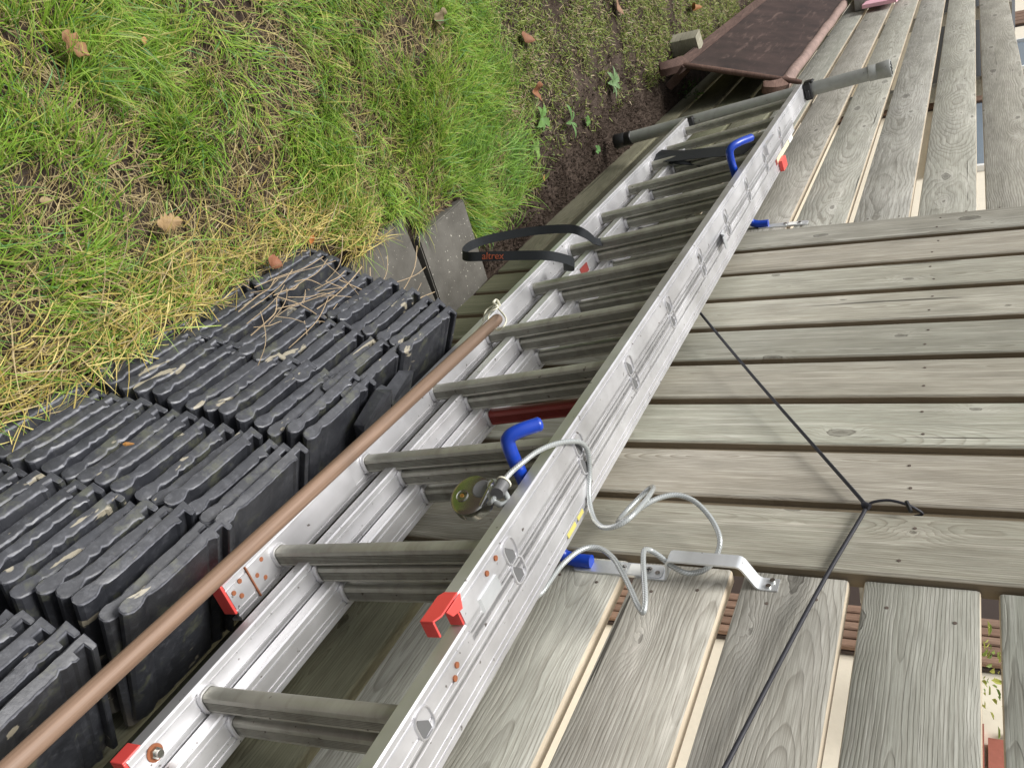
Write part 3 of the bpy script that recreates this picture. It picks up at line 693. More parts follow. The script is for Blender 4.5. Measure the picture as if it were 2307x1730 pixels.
# lettering on the strap
i0 = int(nw*.62); p0 = np.array(spp[i0]); tdir = np.array(spp[i0+8])-np.array(spp[i0-8]); tdir /= np.linalg.norm(tdir)
wd = np.array((.485, .875, 0)); wd = wd-tdir*(wd@tdir); wd /= np.linalg.norm(wd); ud = np.cross(tdir, wd)
if ud @ (CAM-(p0+so0)) < 0: ud = -ud
tcv = bpy.data.curves.new('lettering', 'FONT'); tcv.body = 'altrex'; tcv.size = .026; tcv.extrude = .0003; tcv.align_x = 'CENTER'; tcv.align_y = 'CENTER'
to = bpy.data.objects.new('lettering', tcv); COL.objects.link(to)
bpy.context.view_layer.update(); dg = bpy.context.evaluated_depsgraph_get(); mt = bpy.data.meshes.new_from_object(to.evaluated_get(dg)); bpy.data.objects.remove(to)
mt.materials.clear(); mt.materials.append(MAT['orange']); lo_ = bpy.data.objects.new('lettering', mt); COL.objects.link(lo_); lo_.parent = strp
xd = tdir; yd = np.cross(ud, xd); mm = Matrix.Identity(4)
for i in range(3): mm[i][0] = xd[i]; mm[i][1] = yd[i]; mm[i][2] = ud[i]; mm[i][3] = (p0+ud*.0022)[i]
lo_.matrix_local = mm
# second strap wrapped round a rung near the far hook
s2 = empty('webbing_strap', (-3.06, -.2, .6), 'black webbing strap wrapped round a rung near the far blue hook', 'strap')
o2 = np.array((-3.06, -.2, .6))
p2 = [atY(1474, 350, -.145)-o2, atY(1520, 352, -.155)-o2, atY(1580, 346, -.17)-o2, atY(1640, 341, -.18)-o2, atY(1690, 335, -.19)-o2]
ribbon('webbing', spline(p2, 5), np.array((.9, .1, .1)), .075, .002, 'web', s2)
p3 = [atY(1474, 352, -.147)-o2, atY(1530, 362, -.14)-o2, atY(1570, 364, -.12)-o2, atY(1610, 378, -.10)-o2, atY(1648, 380, -.10)-o2]
ribbon('webbing', spline(p3, 5), np.array((.9, .25, .1)), .05, .002, 'web', s2)
p4 = [atY(1395, 497, -.1)-o2, atY(1420, 480, -.1)-o2, atY(1480, 470, -.1)-o2, atY(1580, 440, -.1)-o2, atY(1620, 425, -.1)-o2]
ribbon('webbing', spline(p4, 5), np.array((.9, .25, .1)), .045, .002, 'web', s2)

# ================================================================ ROOF TILES
TW, TL = .222, .275
def tile_profile(j):
    r = random.Random(j)
    q = lambda a=.0012: r.uniform(-a, a)
    P = [(.225, .000), (.2252, .024+q()), (.223, .027), (.2155, .027+q()), (.2140, .025), (.2135, .0125), (.198, .0125+q()), (.1975, .0225), (.191, .023), (.187, .0195)]
    for u in np.linspace(.178, .066, 15): P.append((u, .0190+q(.0006)-.0035*(r.random() < .04)))
    P += [(.054, .0170), (.0475, .0140), (.042, .0150), (.036, .0180), (.028, .0200+q()), (.017, .0195), (.008, .0165+q()), (.0025, .0105), (.0015, .004),
         (.005, -.0018), (.013, -.0040), (.022, -.0040), (.030, -.0022), (.037, -.0002), (.046, .0010), (.055, .0002)]
    for u in np.linspace(.070, .21, 9): P.append((u, q(.0007)))
    return P
def tile_mesh(j):
    r = random.Random(100+j); P = [(u, w*.90) for u, w in tile_profile(j)]; n = len(P); cx = .11
    ins = []
    for i in range(n):
        a, b = np.array(P[i-1]), np.array(P[(i+1) % n]); t = b-a; t /= np.linalg.norm(t)+1e-9
        nn = np.array((-t[1], t[0])); ins.append(tuple(np.array(P[i])+nn*.0019))
    V = []; F = []
    ys = [0, .0020, .012, .10, .19, TL-.002, TL]
    for k, y in enumerate(ys):
        prof = ins if k in (0, len(ys)-1) else P
        for i, (u, w) in enumerate(prof):
            dy = (r.uniform(-.0012, .0012)+.0010*math.sin(u*18+j)+w*.50) if k < 2 else 0
            V.append((-(u-TW/2), y+dy, w))
    for k in range(len(ys)-1):
        for i in range(n): F.append((k*n+i, k*n+(i+1) % n, (k+1)*n+(i+1) % n, (k+1)*n+i))
    F += [tuple(range(n)), tuple(range((len(ys)-1)*n, len(ys)*n))]
    o = mesh_obj('pantile', V, F, 'tile')
    ev = []
    for k in range(len(ys)):
        for i, (u, w) in enumerate(P): ev.append(({0: .12, 1: 1.0}.get(k, 0.0))*(1.0 if w > .011 else .25)*r.uniform(.5, 1.0))
    o.data.attributes.new('edge_sheen', 'FLOAT', 'POINT').data.foreach_set('value', ev); autosmooth(o, 20); d = o.data; bpy.data.objects.remove(o); return d
TM = [tile_mesh(j) for j in range(8)]
ORD = ['topmost', 'second from top', 'third from top', 'fourth from top', 'fifth from top', 'sixth from top', 'seventh from top', 'eighth from top', 'ninth from top', 'tenth from top', 'eleventh from top', 'twelfth from top', 'thirteenth from top', 'fourteenth from top', 'fifteenth from top']
# lip x at bottom / top, number of tiles, top height
PILES = [(-.44, -.495, 14, .425, 'pile in the lower left corner'), (-.665, -.762, 15, .430, 'second pile from the lower left corner'), (-.899, -.976, 15, .430, 'third pile from the lower left corner'),
         (-1.138, -1.220, 14, .415, 'third pile from the far end'), (-1.352, -1.365, 13, .395, 'pile second from the far end'), (-1.575, -1.580, 14, .41, 'farthest pile beside the slab')]
for pi, (xb, xt, n, zt, nm) in enumerate(PILES):
    for k in range(n):
        t = k/(n-1)
        o = bpy.data.objects.new('pantile', TM[rnd.randrange(8)]); COL.objects.link(o)
        z = .012+(zt-.026-.012)*t; Y = -.445+(.182)*t
        tilt = math.radians(27)*t**1.1
        xl = xb+(xt-xb)*t
        o.location = (xl+TW/2+rnd.uniform(-.007, .007), Y+rnd.uniform(-.010, .010), z)
        o.rotation_euler = (-tilt+rnd.uniform(-.012, .012), rnd.uniform(-.012, .012), rnd.uniform(-.03, .03))
        o.scale = (rnd.uniform(.97, 1.02), 1, rnd.uniform(.92, 1.06))
        tag(o, f'dark grey roof tile, {ORD[n-1-k]} in the {nm}', 'roof tile', 'roof tiles piled beside the grass')
# loose broken pieces on the far piles
def chunk(p, s, rot, label, mat='tile', seed=0):
    r = random.Random(seed); bm = bmesh.new(); bmesh.ops.create_cube(bm, size=1)
    bmesh.ops.bevel(bm, geom=bm.edges[:], offset=.12, segments=1, affect='EDGES')
    for v in bm.verts: v.co = Vector((v.co.x*s[0]*(1+r.uniform(-.2, .2)), v.co.y*s[1]*(1+r.uniform(-.15, .15)), v.co.z*s[2]*(1+r.uniform(-.2, .2))))
    me_ = bpy.data.meshes.new('tile_fragment'); bm.to_mesh(me_); bm.free(); me_.materials.append(MAT[mat]); o = bpy.data.objects.new('tile_fragment', me_); COL.objects.link(o)
    o.location = p; o.rotation_euler = rot; tag(o, label, 'tile fragment', 'broken tile pieces'); return o
chunk((-1.19, -.185, .395), (.11, .10, .03), (-.45, .1, .35), 'short broken tile piece lying on pile beside the broom handle', seed=1)
chunk((-1.30, -.17, .375), (.10, .09, .03), (-.5, -.1, .1), 'broken tile piece with mossy edge close to the ladder rail', seed=2)

# ================================================================ SLABS, CART, STUMP
def slab(c, w, d, h, rz, label, tilt=0):
    bm = bmesh.new(); bmesh.ops.create_cube(bm, size=1)
    for v in bm.verts: v.co = Vector((v.co.x*w, v.co.y*d, v.co.z*h))
    bmesh.ops.bevel(bm, geom=bm.edges[:], offset=.004, segments=2, affect='EDGES')
    me_ = bpy.data.meshes.new('paving_slab'); bm.to_mesh(me_); bm.free(); me_.materials.append(MAT['slab']); o = bpy.data.objects.new('paving_slab', me_); COL.objects.link(o)
    o.location = c; o.rotation_euler = (tilt, 0, rz); return tag(o, label, 'paving slab')
slab((-2.195, -.150, .010), .30, .285, .045, math.radians(3), 'grey concrete paving slab at the foot of the fence under the strap')
slab((-1.875, -.205, .004), .29, .30, .045, math.radians(8), 'grey paving slab half covered by grass next to the tile pile')
cart = empty('wooden_handcart', (-5.6, -.12, 0), 'old dark brown wooden handcart bed leaning on its side against the fence', 'handcart')
lean = math.atan2(.17, .50)
def cw(x, a, out): # a: height along the lean 0..1, out: off the panel face towards the viewer
    y = -.235+a*.17; z = .135+a*.50
    return np.array((x, y-out*math.cos(lean), z+out*math.sin(lean)))-np.array((-5.6, -.12, 0))
me = MB(); X0, X1 = -7.3, -4.62
V = [cw(x, a, o_) for x in (X0, X1) for a in (0, .98) for o_ in (0, .012)]
me.add(V, [(0, 1, 3, 2), (4, 6, 7, 5), (0, 4, 5, 1), (2, 3, 7, 6), (0, 2, 6, 4), (1, 5, 7, 3)]); me.obj('bed_panel', 'cartpanel', cart)
tube('top_pole', [cw(x, 1.0+.004*math.sin(i*2.1), -.005+.003*math.sin(i*1.3)) for i, x in enumerate(np.linspace(-7.1, -4.52, 14))], [.029+.0015*math.sin(i*1.7) for i in range(14)], 'bark', cart, 14)
tube('bottom_beam', [cw(x, .0, .004) for x in (-7.2, -6, -4.62, -4.5)], [.036, .036, .036, .034], 'brownwood', cart, 4)
tube('beam_end', spline([cw(-4.60, .0, .012), cw(-4.50, -.02, .016), cw(-4.43, -.07, .014), cw(-4.41, -.13, .006)], 5), [.036]*11+[.034]*4+[.03], 'brownwood', cart, 4)
tube('pole_end', spline([cw(-4.60, 1.0, 0), cw(-4.50, .99, .002), cw(-4.42, .93, .004), cw(-4.40, .85, .004)], 5), [.033]*11+[.031]*4+[.026], 'brownwood', cart, 4)
tube('cross_bar', [cw(-4.525, .03, .02), cw(-4.525, .5, .022), cw(-4.525, 1.12, .024), cw(-4.525, 1.16, .024)], [.014, .015, .013, .009], 'brownwood', cart, 8)
for x in (-5.6, -6.6): tube('cross_bar', [cw(x, .02, -.02), cw(x, .97, -.02)], .014, 'brownwood', cart, 8)
tube('cart_leg', [cw(-4.72, .02, -.02), (-4.72+5.6, -.12+.12, .01)], .024, 'brownwood', cart, 8)
tube('cart_leg', [cw(-6.9, .02, -.02), (-6.9+5.6, -.12+.12, .01)], .024, 'brownwood', cart, 8)
sp2 = atZ(1512, 120, .0)
stp = MB(); stp.prism(rrect(.088, .088, .006, 2), -.05, .155, 2); so2 = stp.obj('wooden_post_stub', 'stumpwood', None, 30, loc=(-4.93, -.295, 0)); so2.rotation_euler = (.03, .05, .35)
tag(so2, 'short square grey wooden post stub in the ground beside the brown cart', 'post')
# timber offcut and pink sheet at the far end
pk = atY(1905*1.043, -2, -.09)
ob = MB(); ob.box(-.5, .5, -.05, .05, -.05, .05); oo = ob.obj('timber_beam', 'fence', None, None, loc=(-7.45, -.056, .70)); oo.rotation_euler = (0, math.radians(-7), 0)
tag(oo, 'square olive timber beam end behind the cart at the fence', 'beam')
oo.location.x = -7.55
ps = MB(); ps.box(-.35, .35, -.012, .012, -.10, .12); po = ps.obj('pink_sheet', 'pink', None, None, loc=(-7.22, -.045, .90)); po.rotation_euler = (0, math.radians(4), 0)
tag(po, 'pink plastic sheet edge against the fence at the top edge of the picture', 'sheet')

# ================================================================ BEHIND THE FENCE
YW = 1.5
wall = MB().box(-40, 6, YW, YW+.25, 0, 3.0).obj('rendered_wall', 'cream'); wall.location = (0, 0, 0)
tag(wall, 'cream rendered house wall glimpsed through the fence gaps', 'wall')
def xw(px, py): return float(atY(px, py, YW)[0])
def slat_panel(x0, x1, n, label, dark):
    t = empty('slatted_shutter', ((x0+x1)/2, YW, 0), label, 'shutter', 'brown slatted shutters on the cream wall')
    w = (x1-x0)/n
    MB().box(x0-(x0+x1)/2-dark, x1-(x0+x1)/2, -.02, -.004, .1, 2.3).obj('back_board', 'shade', t)
    for i in range(n):
        xc = x0+w*(i+.5)-(x0+x1)/2
        V2, F2 = prism(rrect(.022, w*.86, .004, 1), -1.1, 1.1, 0)
        o = mesh_obj('slat', V2, F2, 'slat', t, loc=(xc, -.032, 1.2)); o.rotation_euler = (0, -math.pi/2, 0)
slat_panel(xw(1915, 1379), xw(1915, 1477), 5, 'brown slatted shutter seen through the near fence gaps', .25)
slat_panel(xw(2000, 230), xw(1989.5, 268), 4, 'brown slatted shutter seen just left of the panel through the far gaps', .12)
slat_panel(xw(2050, 78), xw(2038, 108), 4, 'brown slatted shutter at the farthest gap in the fence', .1)
def window(x0, x1, z0, z1, label, rd):
    t = empty('window', ((x0+x1)/2, YW, z0), label, 'window', 'windows of the cream house behind the fence')
    hw = (x1-x0)/2; h = z1-z0
    MB().box(-hw, hw, -.012, -.002, 0, h).obj('pane', 'pane', t)
    fr = MB(); f = .05
    fr.box(-hw-f, hw+f, -.05, -.001, -f, 0); fr.box(-hw-f, hw+f, -.05, -.001, h, h+f); fr.box(-hw-f, -hw, -.05, -.001, 0, h); fr.box(hw, hw+f, -.05, -.001, 0, h); fr.obj('frame', 'sill', t)
    MB().box(-hw-.08, hw+.08, -.16, -.052, -f-.03, -f+.01).obj('sill', 'sill', t)
    return t
def crop3(x, y): return (1537+x*.3481, y*.3481)
window(xw(*crop3(1930, 560))*1.0, xw(*crop3(1925, 1100)), 1.20, 2.2, 'blue grey window with white sill through the top far fence gap', 1)
window(xw(*crop3(1915, 330)), xw(*crop3(1918, 500)), 1.20, 2.2, 'narrow farther blue grey window through the top far fence gap', 2)
MB2 = MB(); bw, bhh = .21, .065
for i in range(9):
    for j in range(2):
        MB().box(-.10, .10, -.03, .0, 0, .056).obj('brick', 'brick', wall, loc=(-2.02+.208*j+(.05 if i % 2 else 0), YW-.001, 1.405+i*.066))
def leafy(name, loc, n, spread, hgt, label, cat, colr=((.06, .13, .03), (.14, .2, .05)), ll_=.05, seed=1, broad=.45):
    r = random.Random(seed); V = []; F = []; C = []
    for i in range(n):
        a = r.uniform(0, 6.28); rad = spread*math.sqrt(r.random()); b = Vector((rad*math.cos(a), rad*math.sin(a), hgt*r.random()))
        d = Vector((math.cos(a)+r.uniform(-.6, .6), math.sin(a)+r.uniform(-.6, .6), r.uniform(-.1, .9))).normalized(); s = d.cross(Vector((0, 0, 1))).normalized()
        L = ll_*r.uniform(.6, 1.3); w = L*broad; k = len(V); up = s.cross(d)*L*.12
        V += [b, b+d*L*.35+s*w*.5+up, b+d*L*.75+s*w*.42+up, b+d*L-up*.3, b+d*L*.75-s*w*.42+up, b+d*L*.35-s*w*.5+up]; F += [(k, k+1, k+2, k+3), (k, k+3, k+4, k+5)]
        t = r.random(); c = [colr[0][q]*(1-t)+colr[1][q]*t for q in range(3)]; C += [(*c, 1)]*6
    o = mesh_obj(name, V, F, 'blade', None, loc=loc); at_ = o.data.attributes.new('col', 'FLOAT_COLOR', 'POINT'); at_.data.foreach_set('color', np.array(C, 'f').ravel())
    return tag(o, label, cat)
leafy('shrub', (-2.15, 1.30, 1.30), 240, .14, .34, 'green yellow shrub glimpsed through the topmost near gap', 'shrub', ((.12, .2, .04), (.42, .42, .10)), .03, 3)
leafy('shrub', (xw(2130, 30), 1.25, 1.0), 400, .4, .8, 'olive green shrub at far end behind the fence gaps', 'shrub', ((.10, .14, .03), (.25, .28, .08)), .10, 4)
cv = MB(); cv.prism([(-1.6, 0), (1.6, 0), (1.6, .5), (1.1, .78), (-.9, .84), (-1.5, .6)], -.5, .5, 1)
co_ = cv.obj('grey_cover', 'cover', None, 20, loc=(-11.6, .85, 1.03)); b = co_.modifiers.new('b', 'BEVEL'); b.width = .12; b.segments = 4
MB().box(-1.5, 1.5, -.45, .45, 0, 1.03).obj('support', 'cream', co_, loc=(0, 0, -1.03))
tag(co_, 'dark grey rounded cover visible over the fence top in the upper right corner', 'cover')

# ================================================================ GRASS
def blades(name, base, head, length, width, elev, curve, colors, nseg=4, kind='stuff', tipcol=None):
    """many curved blades as ONE mesh. head: heading angle, elev: start elevation (rad), curve: change of elevation along the blade"""
    N = len(base); L = nseg+1
    P = np.zeros((N, L, 3)); P[:, 0] = base; el = elev.copy(); hd = head.copy()
    hturn = rng.normal(0, .10, N)
    for k in range(1, L):
        st_ = length/nseg
        P[:, k, 0] = P[:, k-1, 0]+st_*np.cos(el)*np.cos(hd); P[:, k, 1] = P[:, k-1, 1]+st_*np.cos(el)*np.sin(hd); P[:, k, 2] = P[:, k-1, 2]+st_*np.sin(el)
        gz = ground_h(P[:, k, 0], P[:, k, 1])+.003
        P[:, k, 2] = np.maximum(P[:, k, 2], gz)
        el = el+curve/nseg; hd = hd+hturn
    side = np.stack((-np.sin(head), np.cos(head), rng.normal(0, .35, N)), 1); side /= np.linalg.norm(side, axis=1)[:, None]
    prof = np.array([.85, 1.0, .85, .6, 0.0]) if nseg == 4 else np.linspace(1, 0, L)
    V = np.zeros((N, 2*L-1, 3)); 
    for k in range(L-1):
        V[:, 2*k] = P[:, k]+side*(width*prof[k]/2)[:, None]; V[:, 2*k+1] = P[:, k]-side*(width*prof[k]/2)[:, None]
    V[:, 2*L-2] = P[:, L-1]
    nv = 2*L-1; off = (np.arange(N)*nv)[:, None]
    quads = np.concatenate([np.stack((off[:, 0]+2*k, off[:, 0]+2*k+1, off[:, 0]+2*k+3, off[:, 0]+2*k+2), 1) for k in range(L-2)]) 
    tris = np.stack((off[:, 0]+2*(L-2), off[:, 0]+2*(L-2)+1, off[:, 0]+2*L-2), 1)
    me = bpy.data.meshes.new(name); nq, nt_ = len(quads), len(tris)
    me.vertices.add(N*nv); me.vertices.foreach_set('co', V.reshape(-1).astype('f'))
    me.loops.add(nq*4+nt_*3); me.loops.foreach_set('vertex_index', np.concatenate((quads.ravel(), tris.ravel())).astype('i'))
    me.polygons.add(nq+nt_); ls = np.concatenate((np.arange(nq)*4, nq*4+np.arange(nt_)*3)); me.polygons.foreach_set('loop_start', ls.astype('i'))
    me.update(calc_edges=True); me.validate()
    c = np.ones((N, nv, 4), 'f'); c[:, :, :3] = colors[:, None, :]
    if tipcol is not None:
        w = np.linspace(0, 1, nv)[None, :, None]**2; c[:, :, :3] = c[:, :, :3]*(1-w*tipcol[:, None, None])+np.array((.42, .34, .14))*w*tipcol[:, None, None]
    a = me.attributes.new('col', 'FLOAT_COLOR', 'POINT'); a.data.foreach_set('color', c.ravel())
    me.materials.append(MAT['blade']); o = bpy.data.objects.new(name, me); COL.objects.link(o); return o
def pick(n, x0, x1, y0, y1): return np.stack((rng.uniform(x0, x1, n), rng.uniform(y0, y1, n)), 1)
def lerp(a, b, t): return np.array(a)*(1-t[:, None])+np.array(b)*t[:, None]
TILE_FRONT = lambda x: np.where(x > -1.72, -.452, np.where(x > -2.05, -.36, np.where(x > -2.36, -.30, np.where(x > -2.95, -.14, -.26))))
def grassw(x, y):   # 1 lawn .. 0 bare strip
    edge = -3.02+.25*(vnoise(x, y, 9, 4.)-.5)
    return np.clip((x-edge)/.38, 0, 1)
XA, XB, YA, YB = -3.15, -.55, -1.35, -.10
# thatch
b = pick(40000, XA, XB, YA, YB); x, y = b.T
k = (y < TILE_FRONT(x)-.005)*(rng.random(len(x)) < grassw(x, y)*(.35+.9*vnoise(x, y, 21, 6.))); x, y = x[k], y[k]; N = len(x)
t = rng.random(N); col = lerp((.17, .12, .055), (.52, .42, .20), t)
tag(blades('dry_thatch', np.stack((x, y, ground_h(x, y)+.002), 1), rng.uniform(0, 6.28, N), rng.uniform(.025, .07, N), rng.uniform(.0010, .0024, N), rng.uniform(-.05, .6, N), rng.uniform(-1.1, .1, N), col),
    'tan dead grass stems matted between the green blades', 'thatch', kind='stuff')
# green blades in tufts
NT_ = 3000
tx = rng.uniform(XA, XB, NT_); ty = rng.uniform(YA, YB, NT_)
dens = vnoise(tx, ty, 31, 5.)*.8+vnoise(tx, ty, 32, 14.)*.55-.08
cnt = np.clip((dens-.30)*48, 1, 30).astype(int); tuft_head = vnoise(tx, ty, 33, 3.)*9.0+rng.normal(0, .5, NT_); tl = .55+.65*vnoise(tx, ty, 34, 4.)
idx = np.repeat(np.arange(NT_), cnt)
x = tx[idx]+rng.normal(0, .016, len(idx)); y = ty[idx]+rng.normal(0, .016, len(idx))
k = (y < TILE_FRONT(x)-.012)*(rng.random(len(x)) < grassw(x, y)); x, y, idx = x[k], y[k], idx[k]; N = len(x)
t = rng.random(N); t2 = vnoise(x, y, 35, 5.)
col = lerp((.060, .155, .012), (.275, .44, .045), np.clip(t*.75+t2*.35, 0, 1)); yl = (rng.random(N) < .16); col[yl] = lerp((.30, .33, .06), (.48, .44, .13), rng.random(yl.sum()))
bl = (rng.random(N) < .08); col[bl] = lerp((.08, .20, .06), (.13, .29, .09), rng.random(bl.sum()))
head = tuft_head[idx]+rng.normal(0, .75, N); ln = tl[idx]*rng.uniform(.045, .125, N)
o = blades('grass', np.stack((x, y, ground_h(x, y)), 1), head, ln, rng.uniform(.0014, .0030, N), rng.uniform(.40, 1.3, N), rng.uniform(-1.9, -.5, N), col, tipcol=(rng.random(N) < .25)*rng.random(N))
tag(o, 'long green lawn grass with bare patches in the left half', 'grass', kind='stuff')
# yellow straw flattened along the tiles
N = 3600; x = rng.uniform(-1.85, -.45, N); d = np.abs(rng.normal(0, .075, N)); y = TILE_FRONT(x)+.014-d
k = (y > -.72)*(rng.random(N) < .25+1.1*vnoise(x, y, 51, 9.)); x, y = x[k], y[k]; N = len(x); t = rng.random(N)
col = lerp((.34, .25, .055), (.72, .60, .22), t); gm = rng.random(N) < .34; col[gm] = lerp((.12, .25, .03), (.34, .44, .08), rng.random(gm.sum()))
br2 = rng.random(N) < .2; col[br2] = lerp((.22, .15, .07), (.5, .4, .22), rng.random(br2.sum()))
tag(blades('straw', np.stack((x, y, ground_h(x, y)+.004+rng.uniform(0, .04, N)), 1), rng.choice((0.15, 3.35), N)+rng.normal(0, .75, N), rng.uniform(.035, .14, N), rng.uniform(.0012, .0028, N), rng.uniform(-.1, .6, N), rng.uniform(-1.2, .2, N), col),
    'flattened yellow straw lying along the foot of the tile piles', 'straw', kind='stuff')
# bare strip: moss, tiny grass
N = 130000; b = pick(N, -7.5, -2.6, -1.35, -.06); x, y = b.T; m_ = vnoise(x, y, 41, 3.2)*.6+vnoise(x, y, 42, 11.)*.55
dirt = np.clip((y+.42)/.25, 0, 1)*(x > -4.4)
k = (rng.random(N) < np.clip((m_-.28)*2.0, .05, 1)*(1-.93*dirt))*(rng.random(N) < 1-.8*grassw(x, y))*(y < TILE_FRONT(x)+.08); x, y = x[k], y[k]; N = len(x); t = rng.random(N)
col = lerp((.07, .115, .015), (.27, .33, .06), t); br_ = rng.random(N) < .26; col[br_] = lerp((.20, .145, .085), (.44, .35, .21), rng.random(br_.sum()))
tag(blades('moss_and_short_grass', np.stack((x, y, ground_h(x, y)), 1), rng.uniform(0, 6.28, N), rng.uniform(.010, .034, N), rng.uniform(.0016, .0045, N), rng.uniform(.05, 1.0, N), rng.uniform(-1.2, .2, N), col),
    'sparse moss and short grass on the bare earth strip beyond the lawn', 'moss', kind='stuff')
# a fringe of longer grass near the slab and the bare strip
NF = 1200; cxs = np.array([(-2.75, -.34), (-2.68, -.24), (-2.55, -.36), (-2.45, -.40), (-2.62, -.16), (-2.82, -.55), (-2.78, -.72), (-2.70, -.46)]); q = rng.integers(0, len(cxs), NF)
x = cxs[q, 0]+rng.normal(0, .07, NF); y = cxs[q, 1]+rng.normal(0, .045, NF); k = y < np.where(x > -2.36, -.32, -.06); x, y, q = x[k], y[k], q[k]; N = len(x); t = rng.random(N)
col = lerp((.065, .17, .02), (.27, .45, .075), t)
tag(blades('long_grass', np.stack((x, y, ground_h(x, y)), 1), -2.9+rng.normal(0, .6, N)+q*.35, rng.uniform(.06, .17, N), rng.uniform(.0016, .003, N), rng.uniform(.35, 1.1, N), rng.uniform(-1.7, -.4, N), col),
    'longer arching grass tufts at the lawn edge near the slab', 'grass', kind='stuff')
# crumbs of earth by the fence
def crumbs(N):
    x = rng.uniform(-5.2, -2.2, N); y = -np.abs(rng.normal(0, .20, N))-.004; s = rng.uniform(.0015, .006, N)*rng.choice((1, 1, 1, 1.8), N)
    base = np.array(((1, 0, -.4), (-.5, .87, -.4), (-.5, -.87, -.4), (0, 0, .9), (.2, .1, .6)))
    tet = base[:4]; V = np.zeros((N, 4, 3)); a = rng.uniform(0, 6.28, N); ca, sa = np.cos(a), np.sin(a)
    for j in range(4):
        V[:, j, 0] = x+s*(tet[j, 0]*ca-tet[j, 1]*sa); V[:, j, 1] = y+s*(tet[j, 0]*sa+tet[j, 1]*ca); V[:, j, 2] = ground_h(x, y)+s*(tet[j, 2]*.7+.25)
    F = np.array(((0, 1, 3), (1, 2, 3), (2, 0, 3))); Fa = (F[None]+(np.arange(N)*4)[:, None, None]).reshape(-1, 3)
    o = mesh_obj('earth_crumbs', V.reshape(-1, 3), Fa.tolist(), 'soil'); return o
tag(crumbs(9000), 'loose dark earth crumbs along the foot of the fence', 'earth', kind='stuff')
# dry stalks over the tiles
def stalks():
    V = []; F = []
    r = random.Random(4)
    for i in range(70):
        p = atZ(r.uniform(560, 900), r.uniform(625, 760), .12+r.uniform(.0, .10)); a = r.choice((.1, 3.0, 2.6))+r.gauss(0, .45); L = r.uniform(.06, .22)
        pts = [p+np.array((math.cos(a)*L*t+r.uniform(-.004, .004), math.sin(a)*L*t+r.uniform(-.004, .004), .02*math.sin(3*t)+r.uniform(-.003, .003))) for t in (0, .3, .6, 1)]
        v, f = tube_geo(spline(pts, 3), .0009*r.uniform(.7, 1.5), 5); o = len(V); V += v; F += [tuple(q+o for q in ff) for ff in f]
    return mesh_obj('dry_stalks', V, F, simple('dry_stalk', (.36, .27, .17), .8))
tag(stalks(), 'thin dry weed stalks lying over the far tile piles', 'stalks', kind='stuff')

# ================================================================ LEAVES AND WEEDS
def leaf(px, py, L, W, rz, col, label, lobes=0, z=.02, curl=.25, tiltv=(0, 0), onz=None):
    p = atZ(px, py, z); L *= .85; W *= .8; col = (col[0]*.62, col[1]*.60, col[2]*.50); n = 22; V = []; F = []
    ctr = []
    for i in range(n+1):
        t = i/n; w = W*.5*math.sin(math.pi*t**.85)**.8*(1+(.30*math.sin(t*lobes*2*math.pi) if lobes else .05*math.sin(t*31))); zc = curl*L*((t-.5)**2*1.6+.10*math.sin(9*t))
        V += [(L*(t-.5), w, zc+curl*w*.5), (L*(t-.5), 0, zc), (L*(t-.5), -w, zc+curl*w*.35)]
    for i in range(n): F += [(3*i, 3*i+1, 3*i+4, 3*i+3), (3*i+1, 3*i+2, 3*i+5, 3*i+4)]
    m_ = simple('dead_leaf', col, .7, nscale=80, var=.3)
    o = mesh_obj('dead_leaf', V, F, m_, None, True, loc=p); o.rotation_euler = (tiltv[0], tiltv[1], rz)
    s_ = o.modifiers.new('thick', 'SOLIDIFY'); s_.thickness = .0006
    return tag(o, label, 'leaf', 'fallen leaves')
s_ = 1.043
leaf(363*s_, 481*s_, .078, .042, 2.9, (.46, .31, .175), 'pale tan lobed oak leaf lying on bare soil in the lawn', 5, .035)
leaf(160*s_, 97*s_, .07, .045, 2.2, (.36, .195, .10), 'tan curled leaf in the lawn near the upper left corner', 3, .035)
leaf(592*s_, 566*s_, .055, .040, 2.4, (.34, .14, .08), 'reddish brown leaf on the straw at the edge of the far tiles', 0, .06)
leaf(672*s_, 518*s_, .032, .022, .5, (.50, .18, .04), 'small orange leaf in the grass above the tiles', 0, .045)
leaf(98*s_, 434*s_, .03, .018, 2.8, (.40, .30, .18), 'small pale leaf in the lawn by the left edge', 0, .035)
leaf(311*s_, 89*s_, .02, .016, 1.0, (.52, .28, .12), 'tiny orange tan leaf near the top of the lawn', 0, .035)
leaf(560*s_, 322*s_, .016, .010, 1.7, (.6, .4, .18), 'tiny yellow brown leaf on a bare patch of soil', 0, .03)
leaf(1136*s_, 82*s_, .13, .045, 2.75, (.30, .135, .08), 'long reddish brown leaf on the bare earth strip', 0, .02)
leaf(1156*s_, 200*s_, .085, .06, 1.2, (.34, .15, .08), 'crumpled dark brown leaf on the bare earth', 2, .02, .8)
leaf(945*s_, 45*s_, .085, .05, .9, (.36, .29, .20), 'greyish tan crumpled leaf in the grass at the top', 3, .03, .8)
leaf(1497*s_, 16*s_, .16, .05, 2.9, (.40, .17, .06), 'orange brown leaf on the grass beside the cart', 0, .03, .6)
leaf(1335*s_, 15*s_, .12, .05, 2.2, (.34, .20, .14), 'brown leaf on bare soil at the top edge', 0, .02)
leaf(1175*s_, 385*s_, .03, .016, 1.2, (.50, .26, .10), 'small orange leaf on dark earth above the strap', 0, .015)
leaf(300*.95, 1000, .026, .008, 2.6, (.42, .20, .05), 'small curled orange leaf lying on the tiles', 0, .25, .6)
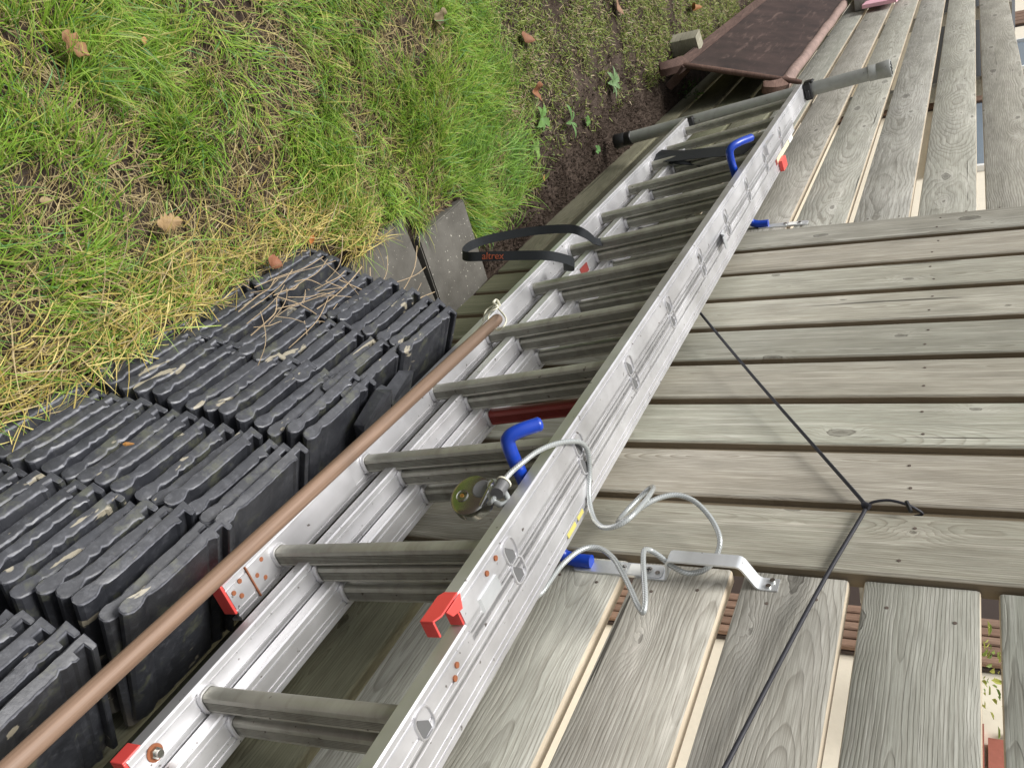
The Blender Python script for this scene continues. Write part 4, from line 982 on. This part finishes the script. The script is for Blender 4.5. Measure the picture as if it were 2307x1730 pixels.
def weed(px, py, n, L, col, label, seed=1, w=.28):
    r = random.Random(seed); p = atZ(px, py, .004); V = []; F = []; C = []
    for i in range(n):
        a = 6.283*i/n+r.uniform(-.3, .3); d = np.array((math.cos(a), math.sin(a), 0)); s = np.array((-d[1], d[0], 0)); LL = .62*L*r.uniform(.6, 1.1); k0 = len(V); ns = 9
        for j in range(ns+1):
            t = j/ns; ww = LL*w*.5*math.sin(math.pi*min(.98, t*.92+.05))*(1+.35*(j % 2)); c0 = d*LL*t+np.array((0, 0, .010+.30*LL*math.sin(2.4*t)*.6))
            V += [c0+s*ww+np.array((0, 0, ww*.3)), c0, c0-s*ww+np.array((0, 0, ww*.3))]; q = r.uniform(.8, 1.2); C += [(col[0]*q, col[1]*q, col[2]*q, 1)]*3
        for j in range(ns): F += [(k0+3*j, k0+3*j+1, k0+3*j+4, k0+3*j+3), (k0+3*j+1, k0+3*j+2, k0+3*j+5, k0+3*j+4)]
    o = mesh_obj('weed', V, F, 'blade', None, True, loc=p); at_ = o.data.attributes.new('col', 'FLOAT_COLOR', 'POINT'); at_.data.foreach_set('color', np.array(C, 'f').ravel())
    return tag(o, label, 'weed', 'small weeds on the bare earth')
weed(1318*s_, 182*s_, 8, .13, (.17, .27, .12), 'flat rosette of thistle-like leaves on the bare earth', 1)
weed(1163*s_, 258*s_, 5, .095, (.14, .26, .07), 'broad leaved weed at the edge of the lawn', 2, .45)
weed(1228*s_, 265*s_, 5, .13, (.13, .24, .08), 'narrow leaved weed next to the broad leaved one', 3, .22)
weed(1263*s_, 265*s_, 7, .05, (.12, .24, .06), 'small round leaved weed on the dark earth', 4, .6)
weed(1285*s_, 325*s_, 6, .045, (.12, .25, .08), 'tiny weed seedling close to the tube end', 5, .6)
weed(1320*s_, 375*s_, 6, .045, (.12, .24, .09), 'tiny weed seedling at the foot of the fence', 6, .6)
weed(1150*s_, 320*s_, 5, .08, (.20, .32, .08), 'light green broad weed hanging over the lawn edge', 7, .5)
leafy('weed', tuple(atZ(1535, 222, .0)), 160, .09, .10, 'clump of tiny leaved weed against the fence below the cart', 'weed', ((.03, .08, .012), (.08, .16, .03)), .02, 9)
